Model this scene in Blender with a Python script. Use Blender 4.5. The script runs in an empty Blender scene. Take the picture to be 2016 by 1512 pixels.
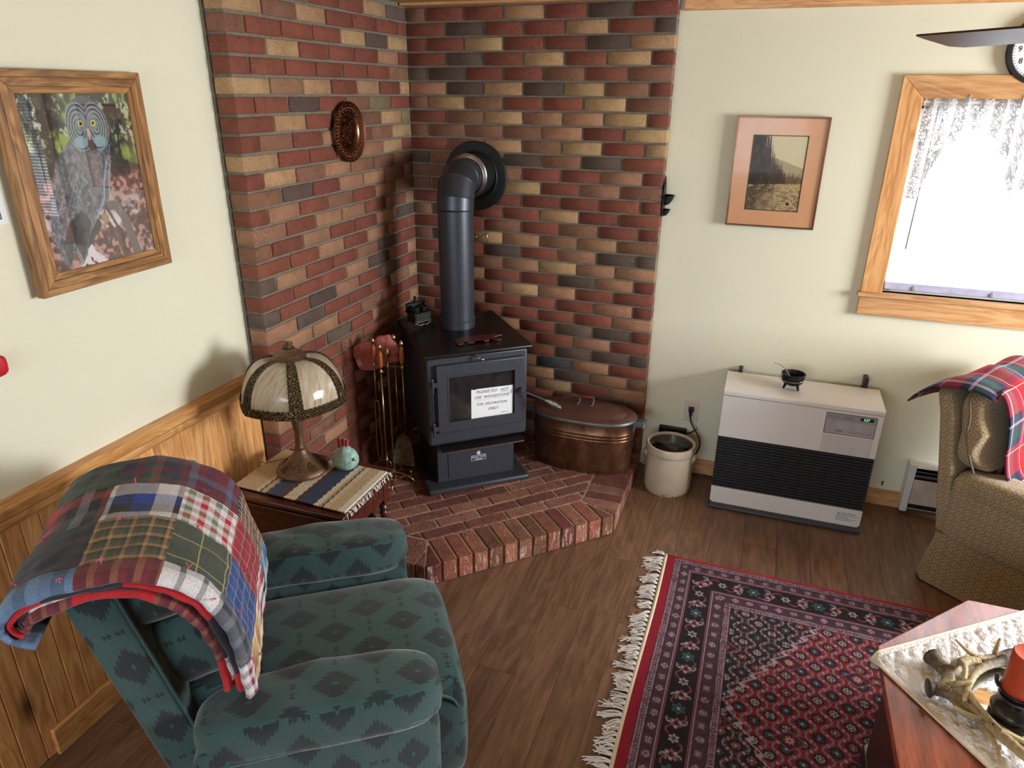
import bpy, bmesh, math, random
import numpy as np
from mathutils import Vector, Matrix, noise
random.seed(7); rng = np.random.default_rng(7)
PI = math.pi; cos = math.cos; sin = math.sin
SC = bpy.context.scene; COL = SC.collection

# ---------------------------------------------------------------- camera, world, light
cd = bpy.data.cameras.new('camera'); cam = bpy.data.objects.new('camera', cd); COL.objects.link(cam)
cd.sensor_width = 36; cd.lens = 1387.5 / 2016 * 36; cd.clip_start = .02; cd.clip_end = 200
RC = ((0.94163741, 0.33653275, 0.00804381), (0.13605715, -0.35862163, -0.92351447), (-0.30790818, 0.87071019, -0.38347923))
cam.matrix_world = Matrix(((RC[0][0], -RC[1][0], -RC[2][0], 1.8436), (RC[0][1], -RC[1][1], -RC[2][1], -3.5741),
                           (RC[0][2], -RC[1][2], -RC[2][2], 1.9916), (0, 0, 0, 1)))
SC.camera = cam
w = bpy.data.worlds.new('overcast_sky'); SC.world = w; w.use_nodes = True
w.node_tree.nodes['Background'].inputs[0].default_value = (.93, .97, 1, 1)
w.node_tree.nodes['Background'].inputs[1].default_value = 3.2
def area(name, loc, target, sx, sy, power, col, spread=180):
    l = bpy.data.lights.new(name, 'AREA'); l.shape = 'RECTANGLE'; l.size = sx; l.size_y = sy; l.energy = power; l.color = col
    l.spread = math.radians(spread)
    o = bpy.data.objects.new(name, l); COL.objects.link(o); o.location = loc
    o.rotation_euler = (Vector(target) - Vector(loc)).to_track_quat('-Z', 'Y').to_euler()
    o['kind'] = 'structure'
    return o
# daylight entering the room's windows: right wall, wall behind the camera, and the visible window
area('window_light_right', (5.06, -1.05, 1.55), (0, -1.0, .35), 1.15, 1.0, 116, (.93, .97, 1), 150)
area('window_light_front', (1.0, -6.05, 1.6), (1.0, 0, .4), 2.3, 1.1, 32, (.74, .86, 1), 150)
area('window_light_back', (3.1, .20, 1.55), (2.9, -3, .8), 1.3, .85, 13, (.95, .98, 1))
SC.view_settings.view_transform = 'Standard'; SC.view_settings.look = 'None'
SC.view_settings.gamma = 1; SC.view_settings.use_curve_mapping = False
SC.view_settings.exposure = 0.10
SC.cycles.max_bounces = 8; SC.cycles.diffuse_bounces = 5; SC.cycles.glossy_bounces = 4
SC.cycles.transparent_max_bounces = 24; SC.cycles.sample_clamp_indirect = 6
SC.cycles.use_denoising = True

# ---------------------------------------------------------------- node helpers
class N:
    def __init__(s, name):
        s.m = bpy.data.materials.new(name); s.m.use_nodes = True; s.t = s.m.node_tree
        s.b = s.t.nodes['Principled BSDF']; s.out = s.t.nodes['Material Output']
    def n(s, ty, **kw):
        nd = s.t.nodes.new('ShaderNode' + ty)
        for k, v in kw.items():
            if k.startswith('i'): s.put(nd.inputs[int(k[1:])], v)
            else: setattr(nd, k, v)
        return nd
    def put(s, sock, v):
        if isinstance(v, bpy.types.NodeSocket): s.t.links.new(v, sock)
        elif v is not None:
            if isinstance(v, (tuple, list)) and len(v) == 3 and sock.type == 'RGBA': v = (*v, 1)
            sock.default_value = v
    def math(s, op, a, b=None, c=None, clamp=False):
        nd = s.n('Math', operation=op, use_clamp=clamp); s.put(nd.inputs[0], a)
        if b is not None: s.put(nd.inputs[1], b)
        if c is not None: s.put(nd.inputs[2], c)
        return nd.outputs[0]
    def mix(s, f, a, b, bt='MIX'):
        nd = s.n('Mix', data_type='RGBA', blend_type=bt); s.put(nd.inputs[0], f); s.put(nd.inputs[6], a); s.put(nd.inputs[7], b)
        return nd.outputs[2]
    def ramp(s, f, stops, interp='LINEAR'):
        nd = s.n('ValToRGB'); cr = nd.color_ramp; cr.interpolation = interp
        while len(cr.elements) > 1: cr.elements.remove(cr.elements[-1])
        for i, (p, c) in enumerate(stops):
            c = (c, c, c) if isinstance(c, (int, float)) else c
            e = cr.elements[0] if i == 0 else cr.elements.new(p)
            e.position = p; e.color = (*c, 1)
        s.put(nd.inputs[0], f); return nd.outputs[0]
    def coord(s, kind='Object'): return s.n('TexCoord').outputs[kind]
    def mapv(s, v, scale=(1, 1, 1), loc=(0, 0, 0), rot=(0, 0, 0)):
        nd = s.n('Mapping'); s.put(nd.inputs[0], v); nd.inputs[1].default_value = loc; nd.inputs[2].default_value = rot; nd.inputs[3].default_value = scale
        return nd.outputs[0]
    def noise(s, v, scale, detail=4, rough=.55, dist=0, out=0):
        nd = s.n('TexNoise'); s.put(nd.inputs['Vector'], v); nd.inputs['Scale'].default_value = scale
        nd.inputs['Detail'].default_value = detail; nd.inputs['Roughness'].default_value = rough; nd.inputs['Distortion'].default_value = dist
        return nd.outputs[out]
    def sep(s, v):
        nd = s.n('SeparateXYZ'); s.put(nd.inputs[0], v); return nd.outputs
    def bump(s, h, strength=.3, dist=.01, prev=None):
        nd = s.n('Bump'); nd.inputs['Strength'].default_value = strength; nd.inputs['Distance'].default_value = dist
        s.put(nd.inputs['Height'], h)
        if prev is not None: s.put(nd.inputs['Normal'], prev)
        return nd.outputs[0]
    def done(s, color=None, rough=None, metal=None, normal=None, **kw):
        for k, v in (('Base Color', color), ('Roughness', rough), ('Metallic', metal), ('Normal', normal)):
            if v is not None: s.put(s.b.inputs[k], v)
        for k, v in kw.items(): s.put(s.b.inputs[k.replace('_', ' ')], v)
        return s.m

def C(r, g, b): # srgb 0-255 to linear
    f = lambda c: (c / 255 / 12.92) if c / 255 <= .04045 else ((c / 255 + .055) / 1.055) ** 2.4
    return (f(r), f(g), f(b))

def plain(name, col, rough=.5, metal=0, var=.12, vs=20, bs=0, bst=.2, bd=.003, coat=0, **kw):
    m = N(name); v = m.coord()
    n1 = m.noise(v, vs, 4)
    c = m.mix(m.ramp(n1, [(.3, 0), (.7, 1)]), tuple(x * (1 - var) for x in col), tuple(min(1, x * (1 + var)) for x in col))
    nm = m.bump(m.noise(v, bs, 3), bst, bd) if bs else None
    if coat: kw['Coat_Weight'] = coat; kw['Coat_Roughness'] = .15
    return m.done(c, rough, metal, nm, **kw)

def wood(name, cols, rough=.4, axis='z', s=1.0, knots=False, coat=0, bst=.12, rnd=True, stretch=14, big=6):
    m = N(name); v = m.coord()
    if rnd:
        oi = m.n('ObjectInfo').outputs['Random']
        cb = m.n('CombineXYZ'); m.put(cb.inputs[0], m.math('MULTIPLY', oi, 37)); m.put(cb.inputs[1], m.math('MULTIPLY', oi, 91)); m.put(cb.inputs[2], m.math('MULTIPLY', oi, 53))
        va = m.n('VectorMath', operation='ADD'); m.put(va.inputs[0], v); m.put(va.inputs[1], cb.outputs[0]); v = va.outputs[0]
    sc = {'x': (1, stretch, stretch), 'y': (stretch, 1, stretch), 'z': (stretch, stretch, 1)}[axis]
    mv = m.mapv(v, tuple(q * s for q in sc))
    a = m.noise(mv, 3.0, 5, .6, .6); b = m.noise(mv, 14, 3, .6)
    sc2 = {'x': (.5, 3, 3), 'y': (3, .5, 3), 'z': (3, 3, .5)}[axis]
    cth = m.noise(m.mapv(v, tuple(q * s for q in sc2)), 2.2, 3, .5, 1.5)
    rings = m.math('SINE', m.math('MULTIPLY', cth, big * 9))
    f = m.math('ADD', m.math('MULTIPLY', a, .62), m.math('ADD', m.math('MULTIPLY', b, .28), m.math('MULTIPLY', rings, .07)))
    c = m.ramp(f, [(.28, cols[0]), (.48, cols[1]), (.68, cols[2])])
    if rnd: c = m.mix(.5, c, m.mix(oi, tuple(x * .55 for x in (1, 1, 1)), (1, 1, 1)), 'MULTIPLY'); c = m.mix(1, c, (1.25, 1.25, 1.25), 'MULTIPLY')
    if knots:
        vo = m.n('TexVoronoi'); ksc = {'x': (1.3, 4, 4), 'y': (4, 1.3, 4), 'z': (4, 4, 1.6)}[axis]
        m.put(vo.inputs['Vector'], m.mapv(v, ksc)); vo.inputs['Scale'].default_value = 1.15
        k = m.ramp(vo.outputs['Distance'], [(.05, 1), (.10, .55), (.16, 0)])
        c = m.mix(k, c, tuple(x * .28 for x in cols[0]))
    r = m.math('ADD', rough, m.math('MULTIPLY', b, .12))
    nm = m.bump(m.math('ADD', a, b), bst, .002)
    kw = {'Coat_Weight': coat, 'Coat_Roughness': .12} if coat else {}
    return m.done(c, r, 0, nm, **kw)

def plaid(name, us, vs, fu, fv=None, w=.5, thin=None, rough=.9):
    """woven plaid: colour bands in u and v, repeated fu / fv times a metre"""
    m = N(name); uv = m.coord('UV'); x, y, _ = m.sep(uv); fv = fv or fu
    fx = m.math('FRACT', m.math('MULTIPLY', x, fu)); fy = m.math('FRACT', m.math('MULTIPLY', y, fv))
    a = m.ramp(fx, us, 'CONSTANT'); b = m.ramp(fy, vs, 'CONSTANT')
    tw = m.math('FRACT', m.math('MULTIPLY', m.math('ADD', x, y), 330))
    f = m.math('ADD', w - .18, m.math('MULTIPLY', tw, .36))
    c = m.mix(f, a, b)
    if thin:
        col, tf, tw2 = thin
        for cc in (x, y):
            g = m.math('FRACT', m.math('MULTIPLY', cc, tf)); k = m.math('LESS_THAN', g, tw2)
            c = m.mix(m.math('MULTIPLY', k, .8), c, col)
    nz = m.noise(m.coord(), 260, 2)
    c = m.mix(.6, c, m.ramp(nz, [(.3, .5), (.7, 1.1)]), 'MULTIPLY')
    return m.done(c, rough, 0, m.bump(nz, .4, .002), Sheen_Weight=.1)

def vcol(name, rough=.8, bs=400, bst=.4, coat=0, bd=.002):
    m = N(name); a = m.n('VertexColor', layer_name='Col').outputs[0]
    kw = {'Coat_Weight': coat, 'Coat_Roughness': .04} if coat else {}
    nm = m.bump(m.noise(m.coord(), bs, 2), bst, bd) if bst else None
    return m.done(a, rough, 0, nm, **kw)

# ---------------------------------------------------------------- mesh helpers
def BM(): return bmesh.new()
def xf(vs, M):
    for v in vs: v.co = M @ v.co
def box(bm, lo, hi, M=None):
    lo, hi = Vector(lo), Vector(hi)
    r = bmesh.ops.create_cube(bm, size=1)['verts']
    for v in r: v.co = Vector(((v.co.x + .5) * (hi.x - lo.x) + lo.x, (v.co.y + .5) * (hi.y - lo.y) + lo.y, (v.co.z + .5) * (hi.z - lo.z) + lo.z))
    if M is not None: xf(r, M)
    return r
def prism(bm, pts, a, b, axis='z', M=None):
    """extrude polygon pts (2D) from a to b along axis"""
    def P(p, t):
        return {'z': (p[0], p[1], t), 'y': (p[0], t, p[1]), 'x': (t, p[0], p[1])}[axis]
    A = [bm.verts.new(P(p, a)) for p in pts]; B = [bm.verts.new(P(p, b)) for p in pts]; n = len(pts)
    bm.faces.new(A[::-1]); bm.faces.new(B)
    for i in range(n): bm.faces.new((A[i], A[(i + 1) % n], B[(i + 1) % n], B[i]))
    if M is not None: xf(A + B, M)
    return A + B
def ring_solid(bm, outer, inner, a, b):
    n = len(outer); R_ = [[bm.verts.new((p[0], t, p[1])) for p in P] for t in (a, b) for P in (outer, inner)]
    oa, ia, ob, ib = R_
    for i in range(n):
        j = (i + 1) % n
        for f in ((oa[i], oa[j], ia[j], ia[i]), (ob[j], ob[i], ib[i], ib[j]), (oa[j], oa[i], ob[i], ob[j]), (ia[i], ia[j], ib[j], ib[i])): bm.faces.new(f)
def lathe(bm, prof, seg=32, c=(0, 0, 0), ex=1, ey=1, fn=None, M=None):
    rings = []; allv = []
    for r, z in prof:
        ring = []
        for i in range(seg):
            t = 2 * PI * i / seg; q = fn(t, r, z) if fn else r
            ring.append(bm.verts.new((c[0] + q * cos(t) * ex, c[1] + q * sin(t) * ey, c[2] + z)))
        rings.append(ring); allv += ring
    for a, b in zip(rings, rings[1:]):
        for i in range(seg): bm.faces.new((a[i], a[(i + 1) % seg], b[(i + 1) % seg], b[i]))
    if prof[0][0] > 1e-5: bm.faces.new(rings[0][::-1])
    if prof[-1][0] > 1e-5: bm.faces.new(rings[-1])
    if M is not None: xf(allv, M)
    return allv
def tube(bm, pts, r, seg=8, closed=False, flat=1.0):
    P = [Vector(p) for p in pts]; n = len(P); rs = r if isinstance(r, (list, tuple)) else [r] * n
    rings = []; up = None
    for i, p in enumerate(P):
        d = (P[(i + 1) % n] - P[i - 1]) if closed else (P[min(i + 1, n - 1)] - P[max(i - 1, 0)])
        d.normalize()
        if up is None: up = d.orthogonal().normalized()
        up = (up - d * up.dot(d))
        up = up.normalized() if up.length > 1e-6 else d.orthogonal().normalized()
        s = d.cross(up)
        rings.append([bm.verts.new(p + (up * cos(2 * PI * k / seg) + s * sin(2 * PI * k / seg) * flat) * rs[i]) for k in range(seg)])
    m = n if closed else n - 1
    for i in range(m):
        a, b = rings[i], rings[(i + 1) % n]
        for k in range(seg): bm.faces.new((a[k], a[(k + 1) % seg], b[(k + 1) % seg], b[k]))
    if not closed: bm.faces.new(rings[0][::-1]); bm.faces.new(rings[-1])
def smooth_path(pts, k=6):
    P = [Vector(p) for p in pts]; out = []
    for i in range(len(P) - 1):
        p0, p1, p2, p3 = P[max(i - 1, 0)], P[i], P[i + 1], P[min(i + 2, len(P) - 1)]
        for j in range(k):
            t = j / k; out.append(.5 * ((2 * p1) + (p2 - p0) * t + (2 * p0 - 5 * p1 + 4 * p2 - p3) * t * t + (3 * p1 - p0 - 3 * p2 + p3) * t ** 3))
    out.append(P[-1]); return out
def sphere(bm, c, r, s=16, sc=(1, 1, 1)):
    vs = bmesh.ops.create_uvsphere(bm, u_segments=s, v_segments=max(6, s // 2), radius=r)['verts']
    for v in vs: v.co = Vector((v.co.x * sc[0], v.co.y * sc[1], v.co.z * sc[2])) + Vector(c)
    return vs
def surf(bm, nu, nv, fn, uvf=None, thick=0, closed_u=False):
    """grid of (nu+1)x(nv+1) from fn(u,v)->co, u,v in 0..1, uv in metres from uvf(u,v)"""
    ul = bm.loops.layers.uv.verify()
    g = [[bm.verts.new(fn(i / nu, j / nv)) for j in range(nv + 1)] for i in range(nu + (0 if closed_u else 1))]
    fs = []
    L = len(g)
    for i in range(nu):
        for j in range(nv):
            i2 = (i + 1) % L if closed_u else i + 1
            f = bm.faces.new((g[i][j], g[i2][j], g[i2][j + 1], g[i][j + 1])); fs.append((f, i, j))
            if uvf:
                for lp, (a, b) in zip(f.loops, ((i, j), (i + 1, j), (i + 1, j + 1), (i, j + 1))): lp[ul].uv = uvf(a / nu, b / nv)
    return g, fs
def se(c, s): return math.copysign(abs(c) ** s, c)
def pillow(bm, c, h, e1=.35, e2=.35, nu=40, nv=24, fn=None, M=None, uvs=1.0, nz=0, nsc=5):
    """super-ellipsoid cushion, centre c, half sizes h; UV in metres by dominant axis"""
    ul = bm.loops.layers.uv.verify(); rows = []; allv = []
    for j in range(nv + 1):
        ph = -PI / 2 + PI * j / nv; row = []
        for i in range(nu if 0 < j < nv else 1):
            th = 2 * PI * i / nu
            p = Vector((se(cos(ph), e1) * se(cos(th), e2) * h[0], se(cos(ph), e1) * se(sin(th), e2) * h[1], se(sin(ph), e1) * h[2]))
            if fn: p = Vector(fn(p))
            if nz: p += p.normalized() * nz * noise.noise(p * nsc + Vector(c) * 3)
            v = bm.verts.new(p); row.append(v); allv.append(v)
        rows.append(row)
    fs = []
    for j in range(nv):
        a, b = rows[j], rows[j + 1]
        for i in range(nu):
            i2 = (i + 1) % nu
            if len(a) == 1: f = bm.faces.new((a[0], b[i2], b[i]))
            elif len(b) == 1: f = bm.faces.new((a[i], a[i2], b[0]))
            else: f = bm.faces.new((a[i], a[i2], b[i2], b[i]))
            fs.append(f)
    for f in fs:
        f.normal_update(); n = f.normal; ax = max(range(3), key=lambda k: abs(n[k]) / (1 if k != 2 else .9))
        for lp in f.loops:
            q = lp.vert.co + Vector(c)
            lp[ul].uv = {0: (q.y, q.z), 1: (q.x, q.z), 2: (q.y, q.x)}[ax]
    T = Matrix.Translation(c)
    xf(allv, (M @ T) if M is not None else T)
    return allv
def boxuv(bm):
    ul = bm.loops.layers.uv.verify()
    for f in bm.faces:
        f.normal_update(); n = f.normal; ax = max(range(3), key=lambda k: abs(n[k]))
        for lp in f.loops:
            q = lp.vert.co; lp[ul].uv = {0: (q.y, q.z), 1: (q.x, q.z), 2: (q.y, q.x)}[ax]

OFF = {}
def link(o, parent=None):
    COL.objects.link(o)
    if parent is not None: o.parent = parent
    return o
def obj(name, bm, m, parent=None, smooth=False, bevel=0, bseg=2, label=None, subsurf=0, ang=35):
    if not isinstance(bm, bpy.types.Mesh):
        if smooth is not None and bm is not None: bmesh.ops.recalc_face_normals(bm, faces=bm.faces[:])
        me = bpy.data.meshes.new(name); bm.to_mesh(me); bm.free()
    else: me = bm
    for q in (m if isinstance(m, (list, tuple)) else [m]): me.materials.append(q)
    o = bpy.data.objects.new(name, me)
    if smooth:
        me.polygons.foreach_set('use_smooth', [True] * len(me.polygons))
        if smooth == 'auto': me.set_sharp_from_angle(angle=math.radians(ang))
    off = OFF.get(parent.name) if parent is not None else None
    if parent is None:
        co = np.empty(len(me.vertices) * 3); me.vertices.foreach_get('co', co); co = co.reshape(-1, 3)
        c = Vector(((co[:, 0].min() + co[:, 0].max()) / 2, (co[:, 1].min() + co[:, 1].max()) / 2, co[:, 2].min()))
        me.transform(Matrix.Translation(-c)); o.location = c; OFF[o.name] = c
    elif off is not None: me.transform(Matrix.Translation(-off))
    link(o, parent)
    if off is not None: OFF[o.name] = off
    if parent is None: OFF[o.name] = OFF.pop(o.name, o.location.copy())
    if bevel:
        b = o.modifiers.new('bevel', 'BEVEL'); b.width = bevel; b.segments = bseg; b.limit_method = 'ANGLE'; b.angle_limit = math.radians(40)
        me.polygons.foreach_set('use_smooth', [True] * len(me.polygons)); me.set_sharp_from_angle(angle=math.radians(50)); b.harden_normals = False
    if subsurf: s = o.modifiers.new('sub', 'SUBSURF'); s.levels = s.render_levels = subsurf
    if label: o['label'] = label
    return o
def thing(name, label, cat, loc=(0, 0, 0), rot=0, group=None, local=False):
    o = bpy.data.objects.new(name, None); link(o); o.location = loc; o.rotation_euler = (0, 0, rot); o.empty_display_size = .05
    o['label'] = label; o['category'] = cat
    if group: o['group'] = group
    if not local and not rot: OFF[o.name] = Vector(loc)
    return o
def tag(o, label, cat, group=None):
    o['label'] = label; o['category'] = cat
    if group: o['group'] = group
    return o
def struct(o): o['kind'] = 'structure'; return o
def text(body, size, m, parent, M, name='lettering', ext=.0004, align='CENTER', shear=0):
    cu = bpy.data.curves.new(name, 'FONT'); cu.body = body; cu.size = size; cu.extrude = ext; cu.align_x = align; cu.align_y = 'CENTER'; cu.shear = shear
    cu.resolution_u = 3; cu.materials.append(m)
    tmp = bpy.data.objects.new(name, cu); me = bpy.data.meshes.new_from_object(tmp); bpy.data.objects.remove(tmp)
    o = bpy.data.objects.new(name, me); link(o, parent)
    off = OFF.get(parent.name)
    if off is not None: M = Matrix.Translation(-off) @ M
    o.matrix_local = M
    return o

# ---------------------------------------------------------------- materials
def m_wall(name, col, sc=1):
    m = N(name); v = m.coord()
    a = m.noise(v, 1.3, 3); b = m.noise(v, 90, 4)
    c = m.mix(m.ramp(a, [(.3, 0), (.7, 1)]), tuple(x * .96 for x in col), col)
    return m.done(c, .75, 0, m.bump(m.math('ADD', b, m.math('MULTIPLY', m.noise(v, 14, 2), .6)), .12, .003))
WALL = m_wall('painted_plaster', C(230, 227, 205))
CEIL = m_wall('ceiling_paint', C(176, 140, 76))
PINE = wood('pine_trim', (C(176, 124, 80), C(206, 156, 106), C(224, 180, 130)), .38, 'x', 1, True, coat=.25)
PINEZ = wood('pine_board', (C(178, 120, 68), C(212, 156, 98), C(230, 182, 126)), .38, 'z', 1, True, coat=.25)
PINEY = wood('pine_rail', (C(176, 116, 60), C(208, 152, 92), C(228, 180, 120)), .38, 'y', 1, True, coat=.25)
FLOORW = wood('vinyl_plank', (C(92, 66, 51), C(114, 84, 65), C(132, 100, 79)), .36, 'y', 1.3, False, bst=.10, stretch=11, big=3)
ACACIA = wood('acacia_frame', (C(96, 62, 30), C(150, 104, 56), C(190, 146, 92)), .4, 'y', 1.1, True, stretch=10)
ACACIAZ = wood('acacia_frame_upright', (C(96, 62, 30), C(150, 104, 56), C(190, 146, 92)), .4, 'z', 1.1, True, stretch=10)
CHERRY = wood('cherry_wood', (C(44, 16, 10), C(74, 28, 18), C(98, 42, 26)), .2, 'x', 1, False, coat=.6, rnd=False, bst=.04)
TABLEW = wood('coffee_table_wood', (C(92, 34, 20), C(136, 58, 34), C(168, 84, 52)), .22, 'y', .8, False, coat=.6, rnd=False, bst=.04)
TABLED = wood('coffee_table_base', (C(28, 10, 8), C(46, 18, 12), C(66, 28, 18)), .3, 'z', 1, False, coat=.4, rnd=False)

def m_brick(name, sandy=.5, face='x'):
    m = N(name); oi = m.n('ObjectInfo'); base = oi.outputs['Color']; rd = oi.outputs['Random']
    v = m.coord(); va = m.n('VectorMath', operation='ADD'); cb = m.n('CombineXYZ')
    for k, q in enumerate((31, 57, 83)): m.put(cb.inputs[k], m.math('MULTIPLY', rd, q))
    m.put(va.inputs[0], v); m.put(va.inputs[1], cb.outputs[0]); v = va.outputs[0]
    a = m.noise(v, 14, 3); g = m.noise(v, 330, 3, .7); st = m.noise(v, 26, 2, .5, 2.5)
    crease = m.ramp(m.math('ABSOLUTE', m.math('SUBTRACT', st, .5)), [(0, 1), (.022, .55), (.05, 0)])
    gate = m.ramp(m.noise(v, 9, 1), [(.46, 0), (.58, 1)])
    crease = m.math('MULTIPLY', crease, gate)
    c = m.mix(m.ramp(a, [(.3, 0), (.7, 1)]), m.mix(1, base, (.72, .70, .70), 'MULTIPLY'), m.mix(1, base, (1.22, 1.2, 1.16), 'MULTIPLY'))
    c = m.mix(m.ramp(g, [(.40, 0), (.62, .7)]), c, m.mix(1, base, (1.75, 1.65, 1.5), 'MULTIPLY'))
    c = m.mix(m.ramp(g, [(.30, .6), (.42, 0)]), c, m.mix(1, base, (.5, .5, .5), 'MULTIPLY'))
    c = m.mix(m.math('MULTIPLY', crease, .5), c, m.mix(1, base, (1.9, 1.7, 1.5), 'MULTIPLY'))
    h = m.math('ADD', m.math('MULTIPLY', g, .35), m.math('ADD', crease, m.math('MULTIPLY', a, .4)))
    return m.done(c, .85, 0, m.bump(h, .75, .0035))
BRICK = m_brick('brick_face')
def m_hbrick(name):
    m = N(name); oi = m.n('ObjectInfo'); base = oi.outputs['Color']; v = m.coord(); rd = oi.outputs['Random']
    va = m.n('VectorMath', operation='ADD'); cb = m.n('CombineXYZ')
    for k, q in enumerate((31, 57, 83)): m.put(cb.inputs[k], m.math('MULTIPLY', rd, q))
    m.put(va.inputs[0], v); m.put(va.inputs[1], cb.outputs[0]); v = va.outputs[0]
    g = m.noise(v, 260, 3, .7); a = m.noise(v, 18, 3); st = m.noise(v, 30, 2, .5, 2.5)
    crease = m.ramp(m.math('ABSOLUTE', m.math('SUBTRACT', st, .5)), [(0, 1), (.03, .5), (.07, 0)])
    c = m.mix(m.ramp(a, [(.3, 0), (.7, 1)]), m.mix(1, base, (.75, .72, .72), 'MULTIPLY'), m.mix(1, base, (1.2, 1.2, 1.2), 'MULTIPLY'))
    c = m.mix(m.ramp(g, [(.4, 0), (.7, .4)]), c, m.mix(1, base, (1.6, 1.55, 1.5), 'MULTIPLY'))
    n = m.n('NewGeometry').outputs['True Normal']; z = m.math('LESS_THAN', m.math('ABSOLUTE', m.sep(n)[2]), .5)
    wx = m.ramp(m.noise(m.mapv(v, (1, 1, .18)), 75, 2), [(.54, 0), (.6, 1)])
    # mortar smears left on the upright faces
    c = m.mix(m.math('MULTIPLY', z, m.math('MULTIPLY', wx, .6)), m.mix(z, c, m.mix(1, c, (1.25, 1.2, 1.1), 'MULTIPLY')), C(205, 188, 172))
    return m.done(c, .8, 0, m.bump(m.math('ADD', crease, m.math('MULTIPLY', g, .4)), .9, .004))
HBRICK = m_hbrick('hearth_brick_face')
MORTAR = plain('mortar', C(118, 112, 98), .95, 0, .18, 60, 220, .6, .004)
HMORT = plain('hearth_mortar', C(172, 156, 144), .95, 0, .15, 60, 220, .6, .004)
BLACK = plain('stove_black_paint', C(66, 69, 78), .42, .3, .1, 60, 500, .1, .001)
TOPBLK = plain('stove_top_black', C(30, 27, 27), .38, .3, .15, 60, 500, .1, .001)
IRON = plain('cast_iron', C(34, 34, 35), .5, .6, .2, 90, 160, .5, .002)
PIPE = plain('stove_pipe_black', C(66, 70, 78), .38, .5, .08, 6, 0)
CHROME = plain('polished_steel', C(190, 190, 188), .18, 1, .1, 20)
BRASS = plain('brass', C(158, 142, 112), .28, 1, .15, 40)
COPPER = N('aged_copper')
def _cop():
    m = COPPER; v = m.coord(); a = m.noise(v, 9, 5, .6, .4); b = m.noise(m.mapv(v, (1, 1, .3)), 40, 4)
    c = m.ramp(m.math('ADD', m.math('MULTIPLY', a, .7), m.math('MULTIPLY', b, .3)), [(.3, C(78, 54, 42)), (.5, C(120, 84, 62)), (.72, C(152, 118, 94))])
    return m.done(c, m.math('ADD', .26, m.math('MULTIPLY', b, .25)), .85, m.bump(m.noise(v, 12, 2), .12, .01))
COPPER = _cop()
LIDCOP = plain('lid_copper', C(118, 86, 78), .42, .6, .2, 8, 30, .2, .004)
STEEL = plain('galvanised_metal', C(120, 126, 128), .45, .8, .2, 14)
WHITEP = plain('white_enamel', C(226, 222, 222), .3, 0, .02, 4, 0, coat=.3)
DARKG = plain('dark_grille_plastic', C(60, 61, 66), .45, 0, .08, 30)
GREYP = plain('grey_panel_plastic', C(150, 148, 150), .4, 0, .04, 30)
OUTW = plain('outlet_plastic', C(222, 206, 196), .35, 0, .02, 30)
RUBBER = plain('black_rubber', C(16, 16, 17), .45, 0, .1, 40)
STONEW = N('salt_glaze')
def _crock():
    m = STONEW; v = m.coord(); a = m.noise(v, 7, 5); z = m.sep(v)[2]
    chips = m.math('MULTIPLY', m.ramp(m.noise(v, 26, 3), [(.56, 0), (.6, 1)]), m.math('LESS_THAN', z, .012))
    c = m.mix(m.ramp(a, [(.35, 0), (.75, 1)]), C(212, 200, 180), C(188, 170, 146))
    c = m.mix(m.ramp(m.noise(v, 60, 2), [(.70, 0), (.74, .6)]), c, C(120, 96, 74))
    return m.done(m.mix(chips, c, C(150, 112, 70)), .22, 0, m.bump(m.noise(m.mapv(v, (1, 1, 3)), 12, 2), .15, .004), Coat_Weight=.5, Coat_Roughness=.1)
STONEW = _crock()
CROCKIN = plain('dark_glaze', C(30, 20, 17), .15, 0, .1, 20)
BRONZE = N('antique_bronze')
def _brz():
    m = BRONZE; v = m.coord(); vo = m.n('TexVoronoi', feature='F1'); m.put(vo.inputs['Vector'], m.mapv(v, (1, 1, .7))); vo.inputs['Scale'].default_value = 95
    r_ = m.math('SINE', m.math('MULTIPLY', vo.outputs['Distance'], 17)); n_ = m.noise(v, 160, 3)
    h = m.math('ADD', r_, n_); c = m.ramp(h, [(.0, C(70, 52, 36)), (.45, C(122, 98, 66)), (1.0, C(176, 150, 108))])
    return m.done(c, .42, .45, m.bump(h, 1.0, .004))
BRONZE = _brz()
BRONZE2 = plain('lamp_bronze', C(112, 86, 66), .42, .55, .2, 60, 180, .5, .003)
CANVAS = plain('white_cotton', C(232, 228, 224), .9, 0, .05, 200, 300, .4, .002)
CREAM = plain('cream_cotton', C(222, 208, 184), .9, 0, .08, 200, 300, .4, .002)
RED = plain('red_wool', C(170, 24, 44), .95, 0, .2, 200, 500, .5, .003)
PAPER = plain('white_paper', C(236, 238, 242), .8, 0, .02, 30)
INK = plain('pencil_ink', C(70, 70, 78), .7)
WHITEINK = plain('white_print', C(215, 218, 222), .6)
DARKPRINT = plain('dark_print', C(70, 66, 70), .6)
REDP = plain('red_plastic', C(190, 24, 34), .4)
GREEN = N('green_display'); GREEN.b.inputs['Emission Color'].default_value = (.3, 1, .35, 1); GREEN.b.inputs['Emission Strength'].default_value = 1.2
GREEN = GREEN.done((.1, .5, .1), .4)
GLASS = N('window_glass')
def _glass():
    m = GLASS; tr = m.n('BsdfTransparent'); gl = m.n('BsdfGlossy'); gl.inputs['Roughness'].default_value = .02
    mx = m.n('MixShader'); mx.inputs[0].default_value = .07
    m.t.links.new(tr.outputs[0], mx.inputs[1]); m.t.links.new(gl.outputs[0], mx.inputs[2]); m.t.links.new(mx.outputs[0], m.out.inputs[0])
    return m.m
GLASS = _glass()

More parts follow.
